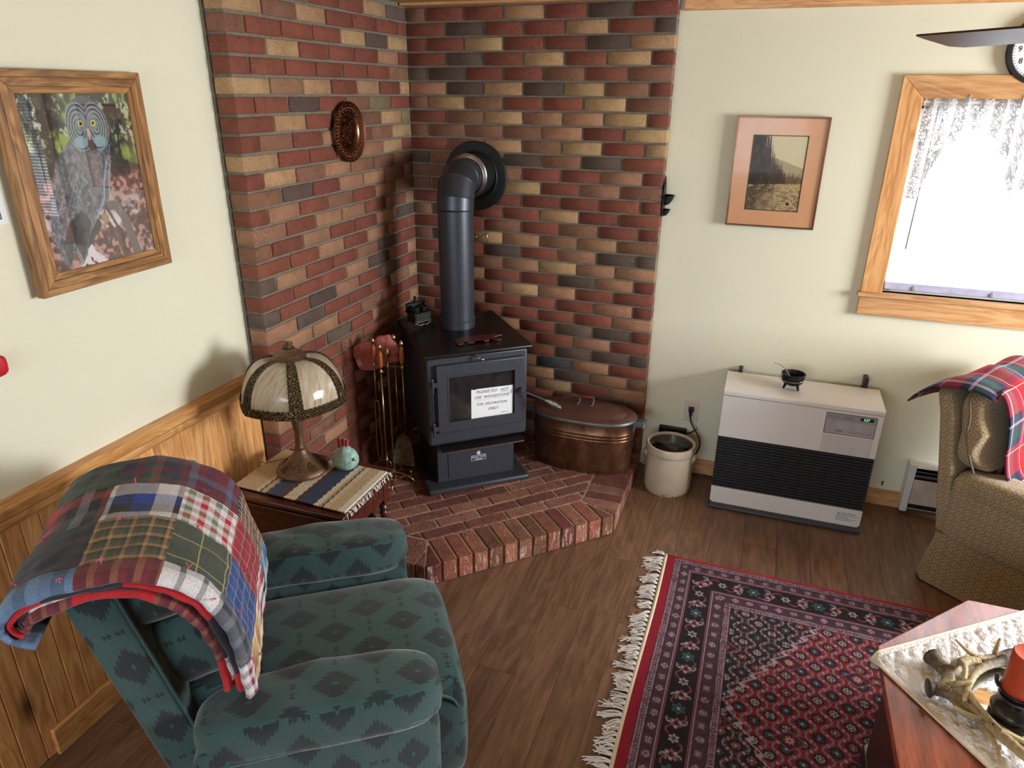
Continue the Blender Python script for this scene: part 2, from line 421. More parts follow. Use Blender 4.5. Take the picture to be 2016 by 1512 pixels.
# ================================================================ STRUCTURE
H = 2.39
bm = BM(); box(bm, (-.25, -6.1, -.06), (5.1, .25, -.004)); floor = struct(obj('floor', bm, plain('subfloor', C(40, 26, 20), .9)))
PW = .150; xs0 = 0.0 - PW
planks = {}
k = 0
for i in range(-1, 35):
    x = i * PW
    if x > 5.0: break
    y = .09 - [0, .62, .3, .95, .15, .8][i % 6] * 1.0
    if i == 8: y = -1.265 + 1.22   # end joints read off the photograph
    if i == 7: y = -1.69 + 1.22
    if i == 6: y = -1.81 + 1.22
    segs = []; yy = y + 1.22
    while yy > -6.05:
        a = min(yy, .09); b = max(yy - 1.22, -6.05)
        if a > b + .01: segs.append((b, a))
        yy -= 1.22
    for b, a in segs:
        L = round(a - b, 3)
        if L not in planks:
            q = BM(); box(q, (.0006, .0006, -.004), (PW - .0006, L - .0006, 0)); me = bpy.data.meshes.new('plank'); q.to_mesh(me); q.free(); me.materials.append(FLOORW); planks[L] = me
        o = bpy.data.objects.new('plank', planks[L]); link(o, floor); o.location = Vector((x, b, 0)) - floor.location
bm = BM()
# back wall with window opening 2.40-3.80 x 1.125-1.975
wx0, wx1, wz0, wz1 = 2.405, 3.85, 1.125, 1.978
for a, b in (((-.1, .09, 0), (wx0, .25, H)), ((wx1, .09, 0), (5.1, .25, H)), ((wx0, .09, 0), (wx1, .25, wz0)), ((wx0, .09, wz1), (wx1, .25, H))): box(bm, a, b)
wall_back = struct(obj('wall_back', bm, WALL))
bm = BM(); box(bm, (-.25, -6.1, 0), (-.1, .25, H)); struct(obj('wall_left', bm, WALL))
bm = BM()
for a, b in (((4.95, -6.1, 0), (5.1, -1.65, H)), ((4.95, -.5, 0), (5.1, .09, H)), ((4.95, -1.65, 0), (5.1, -.5, 1.0)), ((4.95, -1.65, 2.05), (5.1, -.5, H))): box(bm, a, b)
struct(obj('wall_right', bm, WALL))
bm = BM()
for a, b in (((-.1, -6.1, 0), (-.15 + .02, -5.95, H)), ((-.1, -6.1, 0), (-.12, -5.95, H)), ((2.2, -6.1, 0), (4.95, -5.95, H)), ((-.1, -6.1, 0), (2.2, -5.95, 1.02)), ((-.1, -6.1, 2.16), (2.2, -5.95, H))): box(bm, a, b)
struct(obj('wall_front', bm, WALL))
bm = BM(); box(bm, (-.25, -6.1, H), (5.1, .25, H + .1)); struct(obj('ceiling', bm, CEIL))

# trim: crown on back wall, board over the brick, baseboards, chair rail
bm = BM(); box(bm, (1.365, .066, 2.335), (4.95, .09, H)); struct(obj('trim_1', bm, PINE, bevel=.003))
bm = BM(); box(bm, (-.0, -.075, 2.3755), (1.352, .0, H)); struct(obj('trim_2', bm, PINE, bevel=.002))
bm = BM(); box(bm, (1.36, .072, 0), (2.695, .0895, .088)); struct(obj('baseboard_back', bm, PINE, bevel=.003))
bm = BM(); box(bm, (-.083, -2.512, 0), (-.066, -1.353, .105)); struct(obj('baseboard_left', bm, PINEY, bevel=.003))
prof = [(-.0995, .905), (-.062, .905), (-.052, .895), (-.056, .868), (-.068, .856), (-.066, .838), (-.074, .826), (-.0995, .826)]
bm = BM(); prism(bm, prof, -5.9, -1.353, 'y'); struct(obj('trim_3', bm, PINEY, smooth='auto', ang=30))
# pine wainscot: one tongue-and-groove board after another
wains = bpy.data.objects.new('trim_4', None); link(wains); wains['kind'] = 'structure'; wains.location = (-.09, -1.353, 0)
bp = [(0, 0), (0, .010), (.0035, .014), (.056, .014), (.0595, .0105), (.063, .014), (.1215, .014), (.125, .010), (.125, 0)]
bwm = bpy.data.meshes.new('board'); q = BM(); prism(q, [(-a, b) for a, b in bp], .0, .832, 'z'); bmesh.ops.recalc_face_normals(q, faces=q.faces[:])
xf(q.verts, Matrix(((0, 1, 0, 0), (1, 0, 0, 0), (0, 0, 1, 0), (0, 0, 0, 1)))); q.to_mesh(bwm); q.free(); bwm.materials.append(PINEZ)
for i in range(36):
    o = bpy.data.objects.new('board', bwm); link(o, wains); o.location = (-.009, -.125 * i - .001, .004)

# ---------------------------------------------------------------- brick walls
LB, HB, MJ = .2079, .0677, .0105
SYM = {'R': C(110, 61, 48), 'r': C(104, 57, 46), 't': C(138, 102, 80), 'T': C(152, 124, 92), 'n': C(114, 81, 63), 'D': C(78, 63, 57), 'd': C(84, 70, 62), 'B': C(58, 58, 62), 'G': C(112, 100, 76), 'x': C(114, 70, 55)}
BACK = ['nRRTRDR', 'RDRRTRD', 'rRTRRDT', 'RDRTRTr', 'dDRRnRn', 'tDTDTnr', 'nTnRRTn', 'RnTttTr', 'nnnntRT', 'RnTnTRTr', 'dnxDnDR', 'nxnRRtr', 'nxnTRtn', 'RnRRRRr', 'nxRRTRR',
        'RRnRnRr', 'ndTtntn', 'RRDRtdd', 'nRntTtt', 'RtRRDtr', 'nRRTtRR', 'RnRRRtr', 'RtRRRRt', 'RRtRdDr', 'RRnRRtR', 'RnDRdDd', 'RtRnBtR', 'DRTtDtn', 'RRnRTRt', 'nRtRRDr', 'RRnRtRn', 'RtRRnRr', 'nRRtRRn', 'RRtRnRr']
LEFT = ['nnnRRTd', 'TnTRRRr', 'nRRRTDT', 'RTRRRtr', 'RRRRRRn', 'TtTRTRT', 'RRDRnGR', 'RTRxnTG', 'RnRtxnT', 'TRRxtTR', 'RTntnnn', 'nDRttnn', 'RtRnRtn', 'tRttRnt', 'nRtRRtd', 'RRtRtRR', 'dtRRnDR', 'RRRtDRt', 'dRDtRdR',
        'tDRRRtT', 'RttRnRR', 'RRdRtRt', 'ntRnRRR', 'RRRtRdR', 'RtnRnRR', 'tRRtRRn', 'RRtRRtR', 'RnRRtRR', 'RRtRRRn', 'tRRnRRR', 'RRRRtRn', 'RtRRRRR', 'RRnRRtR', 'RRRRRRR']
bmeshes = {}
def brick_mesh(L, dep, hh, key, mat=None, w=None):
    kk = (round(L, 4), key, dep, hh)
    if kk not in bmeshes:
        r = random.Random(hash(kk) & 0xffff); q = BM(); box(q, (0, 0, 0), (L, dep, hh))
        for v in q.verts: v.co += Vector((r.uniform(-.0012, .0012), r.uniform(-.0016, .0016), r.uniform(-.0012, .0012)))
        bmesh.ops.bevel(q, geom=q.edges[:], offset=.003, segments=1, profile=.6, affect='EDGES')
        me = bpy.data.meshes.new('brick'); q.to_mesh(me); q.free(); me.materials.append(mat or BRICK)
        me.polygons.foreach_set('use_smooth', [True] * len(me.polygons)); bmeshes[kk] = me
    return bmeshes[kk]
ZT = 2.375; NR = 34
bm = BM(); box(bm, (-.0, .008, .09), (1.345, .0895, H)); box(bm, (-.0995, .008, .09), (0, .0895, H))
wb = struct(obj('wall_brick_back', bm, MORTAR)); wbl = wb.location
bm = BM(); box(bm, (-.0995, -1.343, .09), (-.008, .008, H)); box(bm, (-.0995, -1.352, .09), (-.088, -1.343, H))
wl = struct(obj('wall_brick_left', bm, MORTAR)); wll = wl.location
for k in range(NR):
    z = ZT - (k + 1) * HB + MJ / 2; hh = HB - MJ
    if z < .1: hh -= (.1 - z) if z > 0 else 0; z = max(z, .1)
    if hh < .012: continue
    ends = [0] + [(i + (.5 if k % 2 == 0 else 1)) * LB for i in range(6)] + [6.5 * LB]
    cs = (BACK[k] if k < len(BACK) else 'RRtRRnR'); cl = (LEFT[k] if k < len(LEFT) else 'RRtRRnR')
    for i in range(7):
        a, b = ends[i] + MJ / 2, ends[i + 1] - MJ / 2
        if i == 0: a = .002
        me = brick_mesh(b - a, .075, hh, random.randint(0, 3))
        o = bpy.data.objects.new('brick', me); link(o, wb); o.location = Vector((a + random.uniform(-.001, .001), random.uniform(-.0015, .0015), z)) - wbl
        c = SYM[cs[i]]; j = random.uniform(.88, 1.14); o.color = (c[0] * j, c[1] * j * random.uniform(.94, 1.06), c[2] * j, 1)
    # left wall: outer end (y=-6.5LB) first; odd offset mirrored
    ends = [0] + [(i + (.5 if k % 2 == 0 else 1)) * LB for i in range(6)] + [6.5 * LB]
    for i in range(7):
        a, b = -6.5 * LB + ends[i] + MJ / 2, -6.5 * LB + ends[i + 1] - MJ / 2
        if i == 0: a = -6.5 * LB
        if i == 6: b = -.004
        me = brick_mesh(b - a, .082 if i == 0 else .075, hh, random.randint(0, 3))
        o = bpy.data.objects.new('brick', me); link(o, wl); o.rotation_euler = (0, 0, PI / 2)
        o.location = Vector((random.uniform(-.0015, .0015), a, z)) - wll
        c = SYM[cl[i]]; j = random.uniform(.88, 1.14) * 1.04; o.color = (c[0] * j, c[1] * j * random.uniform(.94, 1.06), c[2] * j, 1)

# ---------------------------------------------------------------- hearth
HZ = .105; E_ = 1.351; K1 = .672   # platform: corner square cut by the diagonal between (E_,-K1) and (K1,-E_)
outl = [(-.0, 0), (E_, 0), (E_, -K1), (K1, -E_), (0, -E_)]
ins = lambda d: [(0, 0), (E_ - d, 0), (E_ - d, -K1 - d * -.414), (K1 - d * .414, -E_ + d), (0, -E_ + d)]
hearth = thing('brick_hearth', 'low corner hearth platform of red and tan bricks under the black stove', 'hearth', (0, 0, 0))
bm = BM(); prism(bm, [(0, 0), (E_ - .012, 0), (E_ - .012, -K1 + .005), (K1 - .005, -E_ + .012), (0, -E_ + .012)][::-1], 0.001, HZ - .0045)
obj('mortar_bed', bm, HMORT, hearth)
def clip(poly, p, n):   # keep (q-p).n >= 0
    out = []
    for i in range(len(poly)):
        a, b = poly[i], poly[(i + 1) % len(poly)]
        da = (a[0] - p[0]) * n[0] + (a[1] - p[1]) * n[1]; db = (b[0] - p[0]) * n[0] + (b[1] - p[1]) * n[1]
        if da >= 0: out.append(a)
        if da * db < 0: t = da / (da - db); out.append((a[0] + (b[0] - a[0]) * t, a[1] + (b[1] - a[1]) * t))
    return out
def pa(p): return abs(sum(p[i][0] * p[(i + 1) % len(p)][1] - p[(i + 1) % len(p)][0] * p[i][1] for i in range(len(p)))) / 2
HC = [C(128, 78, 66), C(140, 92, 78), C(112, 66, 56), C(150, 104, 88), C(120, 72, 62), C(132, 90, 80)]
HCB = [C(146, 88, 72), C(112, 58, 52), C(134, 92, 72), C(118, 78, 60), C(150, 100, 82), C(104, 52, 46)]
def hbrick(poly, z0, z1, cols):
    if len(poly) < 3 or pa(poly) < .0004: return
    if sum(poly[i][0] * poly[(i + 1) % len(poly)][1] - poly[(i + 1) % len(poly)][0] * poly[i][1] for i in range(len(poly))) < 0: poly = poly[::-1]
    cx = sum(p[0] for p in poly) / len(poly); cy = sum(p[1] for p in poly) / len(poly)
    q = BM(); prism(q, [(p[0] - cx, p[1] - cy) for p in poly], z0, z1 + random.uniform(-.0012, .0012))
    bmesh.ops.remove_doubles(q, verts=q.verts[:], dist=.0008)
    bmesh.ops.bevel(q, geom=q.edges[:], offset=.0025, segments=1, affect='EDGES')
    me = bpy.data.meshes.new('brick'); q.to_mesh(me); q.free(); me.materials.append(HBRICK)
    o = bpy.data.objects.new('brick', me); link(o, hearth); o.location = (cx, cy, 0)
    c = random.choice(cols); j = random.uniform(.85, 1.15); o.color = (c[0] * j, c[1] * j, c[2] * j, 1)
ux, uy = -.7071, -.7071   # along the diagonal front, from right corner to left
nx, ny = -.7071, .7071    # inward
BD = .185                  # depth of the border soldiers
g = .0055
# mitre directions: bisector at the two outer corners
def mit(c, s): # inner corner of the border
    return c
tb = math.tan(math.radians(22.5))
inR = (E_ - BD, -K1 + BD * tb); inL = (K1 - BD * tb, -E_ + BD)
# diagonal border
Ld = math.hypot(E_ - K1, E_ - K1); nb = 13; wd = Ld / nb
mRn = (-(inR[1] + K1), inR[0] - E_); mLn = (-(inL[1] + E_), inL[0] - K1)
def side(n, p, ref):
    return n if (ref[0] - p[0]) * n[0] + (ref[1] - p[1]) * n[1] > 0 else (-n[0], -n[1])
mid = ((E_ + K1) / 2 + nx * BD / 2, (-K1 - E_) / 2 + ny * BD / 2)
def offp(p, n, d):
    l = math.hypot(*n); return (p[0] + n[0] / l * d, p[1] + n[1] / l * d)
for i in range(nb):
    a, b = i * wd + g, (i + 1) * wd - g
    P = lambda s, t: (E_ + ux * s + nx * t, -K1 + uy * s + ny * t)
    poly = [P(a, 0), P(b, 0), P(b, BD - g), P(a, BD - g)]
    nR = side(mRn, inR, mid); poly = clip(poly, offp((E_, -K1), nR, g), nR)
    nL = side(mLn, inL, mid); poly = clip(poly, offp((K1, -E_), nL, g), nL)
    hbrick(poly, .004, HZ, HCB)
# right border: bricks with their length along x
yy = 0; nR2 = side(mRn, inR, (E_ - .01, -.1)); nL2 = side(mLn, inL, (.1, -E_ + .01))
for i in range(11):
    a, b = -(i * .069) - g / 2, -((i + 1) * .069) + g / 2
    poly = clip([(E_ - BD + g, a), (E_, a), (E_, b), (E_ - BD + g, b)], offp((E_, -K1), nR2, g), nR2)
    hbrick(poly, .004, HZ, HC)
    poly = clip([(-a, -E_ + BD - g), (-a, -E_), (-b, -E_), (-b, -E_ + BD - g)], offp((K1, -E_), nL2, g), nL2)
    hbrick(poly, .004, HZ, HC)
# field: stretchers parallel to the diagonal
for r_ in range(22):
    t0 = BD + r_ * .074
    for c_ in range(-6, 10):
        s0 = c_ * .2125 + (r_ % 2) * .106 + .05 + (r_ % 3) * .01
        P = lambda s, t: (E_ + ux * s + nx * t, -K1 + uy * s + ny * t)
        poly = [P(s0 + g, t0 + g / 2 + .002), P(s0 + .2125 - g, t0 + g / 2 + .002), P(s0 + .2125 - g, t0 + .074 - g / 2 - .002), P(s0 + g, t0 + .074 - g / 2 - .002)]
        poly = clip(poly, (E_ - BD - g, 0), (-1, 0))
        if len(poly) >= 3: poly = clip(poly, (0, -E_ + BD + g), (0, 1))
        if len(poly) >= 3: poly = clip(poly, (.004, 0), (1, 0))
        if len(poly) >= 3: poly = clip(poly, (0, -.004), (0, -1))
        if len(poly) >= 3: hbrick(poly, HZ - .03, HZ, HC)

# ---------------------------------------------------------------- window
bm = BM()
def mbox(a, b): box(bm, a, b)
wt = bpy.data.objects.new('window_1', None); link(wt); wt['kind'] = 'structure'; wt.location = (3.1, .09, 1.0); OFF['window_1'] = Vector((3.1, .09, 1.0))
CW = .092
q = BM(); prism(q, [(wx0 - CW, wz0), (wx0, wz0), (wx0, wz1), (wx0 - CW, wz1 + CW)], .066, .0895, 'y'); obj('casing', q, PINEZ, wt, bevel=.002)
q = BM(); prism(q, [(wx1 + CW, wz0), (wx1, wz0), (wx1, wz1), (wx1 + CW, wz1 + CW)], .066, .0895, 'y'); obj('casing', q, PINEZ, wt, bevel=.002)
q = BM(); prism(q, [(wx0, wz1), (wx1, wz1), (wx1 + CW, wz1 + CW), (wx0 - CW, wz1 + CW)], .066, .0895, 'y'); obj('casing', q, PINE, wt, bevel=.002)
q = BM(); box(q, (wx0 - CW - .012, .052, wz0 - .022), (wx1 + CW + .012, .125, wz0)); obj('window_sill', q, PINE, wt, bevel=.003)
q = BM(); box(q, (wx0 - CW, .066, wz0 - .112), (wx1 + CW, .0895, wz0 - .023)); obj('apron', q, PINE, wt, bevel=.002)
q = BM()
for a, b in (((wx0, .14, wz0), (wx0 + .045, .18, wz1)), ((wx1 - .045, .14, wz0), (wx1, .18, wz1)), ((wx0, .14, wz0), (wx1, .18, wz0 + .045)), ((wx0, .14, wz1 - .045), (wx1, .18, wz1)), ((3.1, .14, wz0), (3.145, .18, wz1))): box(q, a, b)
obj('sash', q, WHITEP, wt, bevel=.003)
q = BM(); box(q, (wx0 + .04, .158, wz0 + .04), (3.11, .161, wz1 - .04)); obj('pane', q, GLASS, wt)
q = BM(); box(q, (3.14, .158, wz0 + .04), (wx1 - .04, .161, wz1 - .04)); obj('pane', q, GLASS, wt)
# blind
SLAT = N('translucent_slat')
def _slat():
    m = SLAT; d = m.n('BsdfDiffuse'); d.inputs[0].default_value = (.9, .9, .93, 1); t = m.n('BsdfTranslucent'); t.inputs[0].default_value = (.88, .9, .95, 1)
    mx = m.n('MixShader'); mx.inputs[0].default_value = .5
    m.t.links.new(d.outputs[0], mx.inputs[1]); m.t.links.new(t.outputs[0], mx.inputs[2]); m.t.links.new(mx.outputs[0], m.out.inputs[0]); return m.m
SLAT = _slat()
bl = thing('window_blind', 'white horizontal slat blind let down inside the pine window', 'blind', (3.1, .118, wz0))
q = BM(); box(q, (wx0 + .01, .104, wz1 - .03), (wx1 - .01, .134, wz1 - .002)); obj('head_rail', q, WHITEP, bl, bevel=.003)
q = BM(); box(q, (wx0 + .012, .106, wz0 + .012), (wx1 - .012, .130, wz0 + .046)); obj('bottom_rail', q, plain('lavender_rail', C(176, 176, 206), .5), bl, bevel=.003)
sm = bpy.data.meshes.new('slat'); q = BM()
surf(q, 1, 4, lambda u, v: Vector((wx0 + .012 + u * (wx1 - wx0 - .024) - 3.1, (v - .5) * .024, .003 * (1 - (2 * v - 1) ** 2)))); q.to_mesh(sm); q.free(); sm.materials.append(SLAT)
for i in range(38):
    z = wz0 + .05 + i * .0205
    if z > wz1 - .035: break
    o = bpy.data.objects.new('slat', sm); link(o, bl); o.location = (0, 0, z - wz0); o.rotation_euler = (math.radians(22), 0, 0)
q = BM()
for xx in (2.54, 2.86, 3.2, 3.6): tube(q, [(xx, .105, wz0 + .03), (xx, .105, wz1 - .02)], .0008, 5)
obj('lift_cord', q, WHITEP, bl)
q = BM()
for xx in (2.54, 2.86, 3.2, 3.6): sphere(q, (xx, .103, wz0 + .024), .008, 8, (1.4, .6, 1.4))
obj('cord_knot', q, GREYP, bl)
q = BM(); tube(q, [(2.475, .098, wz1 - .03), (2.47, .088, 1.60), (2.466, .084, 1.335)], .0035, 8); obj('tilt_wand', q, plain('clear_wand', C(120, 118, 130), .3), bl)
# lace curtain: two swags on a rod
LACE = N('white_lace')
def _lace():
    m = LACE; uv = m.coord('UV'); x, y, _ = m.sep(uv)
    d = m.n('BsdfDiffuse'); d.inputs[0].default_value = (.80, .79, .79, 1); tl = m.n('BsdfTranslucent'); tl.inputs[0].default_value = (.16, .16, .17, 1); tr = m.n('BsdfTransparent')
    mx = m.n('MixShader'); mx.inputs[0].default_value = .42
    m.t.links.new(d.outputs[0], mx.inputs[1]); m.t.links.new(tl.outputs[0], mx.inputs[2])
    vo = m.n('TexVoronoi', feature='DISTANCE_TO_EDGE'); m.put(vo.inputs['Vector'], uv); vo.inputs['Scale'].default_value = 75
    net = m.math('LESS_THAN', vo.outputs['Distance'], .13)
    vo2 = m.n('TexVoronoi'); m.put(vo2.inputs['Vector'], uv); vo2.inputs['Scale'].default_value = 19
    flo = m.math('LESS_THAN', m.math('ADD', vo2.outputs['Distance'], m.math('MULTIPLY', m.math('SINE', m.math('MULTIPLY', vo2.outputs['Distance'], 60)), .12)), .36)
    edge = m.math('LESS_THAN', y, .085)
    a = m.math('MAXIMUM', net, m.math('MULTIPLY', flo, m.math('MAXIMUM', edge, .6)))
    a = m.math('ADD', .12, m.math('MULTIPLY', a, .86))
    m2 = m.n('MixShader'); m.put(m2.inputs[0], a); m.t.links.new(tr.outputs[0], m2.inputs[1]); m.t.links.new(mx.outputs[0], m2.inputs[2])
    m.t.links.new(m2.outputs[0], m.out.inputs[0]); return m.m
LACE = _lace()
cur = thing('lace_curtain', 'white lace valance with scalloped swags gathered on a rod across the window', 'curtain', (3.1, .05, 1.97))
q = BM(); tube(q, [(wx0 + .005, .082, 1.965), (wx1 - .005, .082, 1.965)], .006, 8); obj('rod', q, WHITEP, cur)
q = BM(); WL = wx1 - wx0 - .02
def hem(u):   # lower hem height of the valance along its width
    x = u * WL
    if x < .05: return .43
    if x < .40: t = (x - .05) / .35; return .43 - .30 * sin(PI * min(1, t * 1.02)) ** .7
    return .43 - .27 * abs(sin(PI * ((x - .40) / .5)))
def lacef(u, v):
    x = wx0 + .01 + u * WL; ztop = 1.992; L = hem(u)
    z = ztop - v * L; f = 1 - .35 * v
    return Vector((x + .006 * sin(u * 190), .074 + f * .009 * sin(u * 150 + 1.3 * sin(u * 23)) + .004 * sin(v * 9 + u * 40), z + .004 * sin(u * 240) * (v < .06)))
surf(q, 420, 30, lacef, lambda u, v: (u * WL * 1.6, (1 - v) * hem(u)))
obj('lace_panel', q, LACE, cur, smooth=True)

# ---------------------------------------------------------------- things on the back wall
def M3(o, x, y):   # frame for text: origin o, local x and y in world, normal = x cross y
    x = Vector(x).normalized(); y = Vector(y).normalized(); z = x.cross(y)
    return Matrix(((x.x, y.x, z.x, o[0]), (x.y, y.y, z.y, o[1]), (x.z, y.z, z.z, o[2]), (0, 0, 0, 1)))
XB, ZB = (1, 0, 0), (0, 0, 1)     # upright on the back wall, read from the room
def colour_grid(name, W_, H_, nx_, ny_, fn, place, m, parent, zf=None):
    """flat print: grid with colours fn(X,Y) (X right, Y down, metres); place(X,Y)->world"""
    xs = np.linspace(0, W_, nx_ + 1); ys = np.linspace(0, H_, ny_ + 1); X, Y = np.meshgrid(xs, ys)
    col = fn(X, Y); me = bpy.data.meshes.new(name)
    P = place(X, Y); co = np.stack(P, -1).reshape(-1, 3)
    off = OFF.get(parent.name)
    if off is not None: co = co - np.array(off)
    nv = co.shape[0]; i = np.arange(ny_)[:, None] * (nx_ + 1) + np.arange(nx_)[None, :]
    f = np.stack([i, i + nx_ + 1, i + nx_ + 2, i + 1], -1).reshape(-1)
    me.vertices.add(nv); me.vertices.foreach_set('co', co.ravel()); me.loops.add(len(f)); me.loops.foreach_set('vertex_index', f)
    npoly = nx_ * ny_; me.polygons.add(npoly); me.polygons.foreach_set('loop_start', np.arange(npoly) * 4); me.polygons.foreach_set('loop_total', np.full(npoly, 4))
    me.update(); me.validate()
    ca = me.color_attributes.new('Col', 'FLOAT_COLOR', 'POINT')
    c4 = np.ones((nv, 4)); c4[:, :3] = np.clip(col.reshape(-1, 3), 0, 1); ca.data.foreach_set('color', c4.ravel())
    me.materials.append(m); o = bpy.data.objects.new(name, me); link(o, parent)
    me.polygons.foreach_set('use_smooth', [True] * npoly)
    return o
def fbm(X, Y, s, oct=4, seed=0):
    out = np.zeros_like(X); amp = 1; tot = 0; r = np.random.default_rng(seed)
    for o_ in range(oct):
        tab = r.random((64, 64)); x = X * s; y = Y * s
        xi = np.floor(x).astype(int); yi = np.floor(y).astype(int); fx = x - xi; fy = y - yi; fx = fx * fx * (3 - 2 * fx); fy = fy * fy * (3 - 2 * fy)
        g_ = lambda a, b: tab[(a % 64), (b % 64)]
        out += amp * ((g_(xi, yi) * (1 - fx) + g_(xi + 1, yi) * fx) * (1 - fy) + (g_(xi, yi + 1) * (1 - fx) + g_(xi + 1, yi + 1) * fx) * fy)
        tot += amp; amp *= .5; s *= 2.03
    return out / tot
def A3(c): return np.array(c)
def blend(col, mask, c):
    mask = np.clip(mask, 0, 1)[..., None]; return col * (1 - mask) + np.asarray(c) * mask
def sm(a, b, x): t = np.clip((x - a) / (b - a), 0, 1); return t * t * (3 - 2 * t)
def inpoly(X, Y, poly):
    ins = np.zeros(X.shape, bool); n = len(poly)
    for i in range(n):
        x1, y1 = poly[i]; x2, y2 = poly[(i + 1) % n]
        c = ((y1 > Y) != (y2 > Y)) & (X < (x2 - x1) * (Y - y1) / (y2 - y1 + 1e-12) + x1); ins ^= c
    return ins.astype(float)
def segd(X, Y, pts):
    d = np.full(X.shape, 9.0)
    for (x1, y1), (x2, y2) in zip(pts, pts[1:]):
        t = np.clip(((X - x1) * (x2 - x1) + (Y - y1) * (y2 - y1)) / ((x2 - x1) ** 2 + (y2 - y1) ** 2 + 1e-12), 0, 1)
        d = np.minimum(d, np.hypot(X - x1 - t * (x2 - x1), Y - y1 - t * (y2 - y1)))
    return d
PRINT = vcol('glossy_print', .7, coat=0, bst=0)

# sepia river photograph
pf = thing('framed_photograph', 'framed sepia river photograph in a wide tan mat with a thin metal frame', 'picture', (1.857, .088, 1.396))
fx0, fx1, fz0, fz1 = 1.657, 2.058, 1.397, 1.896
FB = plain('brown_metal_frame', C(104, 70, 48), .25, .8, .1, 20)
for nm, pts in (('frame_side', [(fx0, fz0), (fx0 + .008, fz0 + .008), (fx0 + .008, fz1 - .008), (fx0, fz1)]), ('frame_side', [(fx1, fz0), (fx1 - .008, fz0 + .008), (fx1 - .008, fz1 - .008), (fx1, fz1)]),
                ('frame_side', [(fx0, fz0), (fx1, fz0), (fx1 - .008, fz0 + .008), (fx0 + .008, fz0 + .008)]), ('frame_side', [(fx0, fz1), (fx1, fz1), (fx1 - .008, fz1 - .008), (fx0 + .008, fz1 - .008)])):
    q = BM(); prism(q, pts, .062, .0885, 'y'); obj(nm, q, FB, pf, bevel=.001)
ix0, ix1, iz0, iz1 = 1.735, 1.978, 1.474, 1.816
MATB = plain('tan_mat_board', C(206, 150, 106), .55, 0, .04, 12, 0, coat=.5)
q = BM()
for a, b in (((fx0 + .007, .068, fz0 + .007), (ix0, .071, fz1 - .007)), ((ix1, .068, fz0 + .007), (fx1 - .007, .071, fz1 - .007)), ((ix0, .068, fz0 + .007), (ix1, .071, iz0)), ((ix0, .068, iz1), (ix1, .071, fz1 - .007))): box(q, a, b)
obj('mat_board', q, MATB, pf)
q = BM()
for a, b in (((ix0 - .001, .0695, iz0), (ix0 + .0045, .0715, iz1)), ((ix1 - .0045, .0695, iz0), (ix1 + .001, .0715, iz1)), ((ix0, .0695, iz0 - .001), (ix1, .0715, iz0 + .0045)), ((ix0, .0695, iz1 - .0045), (ix1, .0715, iz1 + .001))): box(q, a, b)
obj('inner_mat', q, plain('dark_olive_mat', C(72, 60, 36), .6), pf)
def river(X, Y):
    w_, h_ = .243, .342; x = X / w_; y = Y / h_
    n1 = fbm(x, y, 10, 4, 1); n2 = fbm(x * .35, y, 60, 4, 2); n3 = fbm(x, y * .3, 60, 3, 3)
    sky = np.array(C(206, 196, 158)); col = np.ones(X.shape + (3,)) * sky
    col = blend(col, sm(0, .5, y) * .25, C(190, 176, 130))
    mt = sm(0, .012, y - (.28 + .26 * np.maximum(x - .45, 0) ** 1.1 + .02 * n1 - (x < .45) * .0)); col = blend(col, mt * (x > .3), C(160, 146, 108))
    # three ranks of firs: each tree a narrow jagged spire
    r_ = np.random.default_rng(4)
    def firs(col, xs_, tops, wid, base, c, jag):
        for x0, tp, w0 in zip(xs_, tops, wid):
            hgt = np.clip((y - tp) / (base - tp), 0, 1); ww = w0 * (hgt ** .8) * (1 + jag * (((y * 95 + x0 * 40) % 1) - .5)) + .001
            col = blend(col, ((np.abs(x - x0) < ww) & (y > tp) & (y < base + .05)) * 1., c * r_.uniform(.75, 1.2))
        return col
    n_ = 26; xs_ = np.linspace(.42, 1.02, n_); col = firs(col, xs_, .50 + .10 * (xs_ - .5) - r_.uniform(0, .06, n_), np.full(n_, .022), .64, np.array(C(104, 80, 56)), .7)
    xs_ = np.linspace(.36, .66, 9); col = firs(col, xs_, .20 + (xs_ - .36) * 1.0 - r_.uniform(0, .07, 9), np.full(9, .040), .66, np.array(C(62, 46, 34)), .8)
    xs_ = np.linspace(-.02, .33, 9); col = firs(col, xs_, -.30 + .26 * (xs_ > .22) + .05 * (xs_ > .3) - r_.uniform(0, .08, 9), np.full(9, .058), .66, np.array(C(40, 33, 28)), 1.3)
    col = blend(col, (x < .24 + .03 * np.sin(y * 40)) * (y < .7) * .75, C(34, 28, 26)); col = blend(col, (x < .42) * (y > .1) * sm(.50, .62, n3) * .55, C(92, 72, 52))
    tb = x - .4
    wt_ = sm(0, .01, y - (.64 - .035 * (x - .3))); wat = np.ones(col.shape) * np.array(C(176, 152, 108))
    wat = blend(wat, sm(.45, .6, n2) * .8, C(110, 90, 62)); wat = blend(wat, sm(.62, .22, x + .30 * (y - .64) + .5 * (n1 - .5)) * .85, C(40, 32, 28)); wat = blend(wat, (x < .5) * sm(.60, .68, n2) * .6, C(150, 124, 92))
    wat = blend(wat, sm(.62, .7, n2) * sm(.75, .66, y) * .8, C(206, 170, 136))
    col = col * (1 - wt_[..., None]) + wat * wt_[..., None]
    col = blend(col, (np.hypot((x - .79) * .7, (y - .895)) < .022) * 1.0, C(30, 24, 22))
    return col
colour_grid('photograph', ix1 - ix0, iz1 - iz0, 150, 210, river, lambda X, Y: (ix0 + X, X * 0 + .0705, iz1 - Y), PRINT, pf)

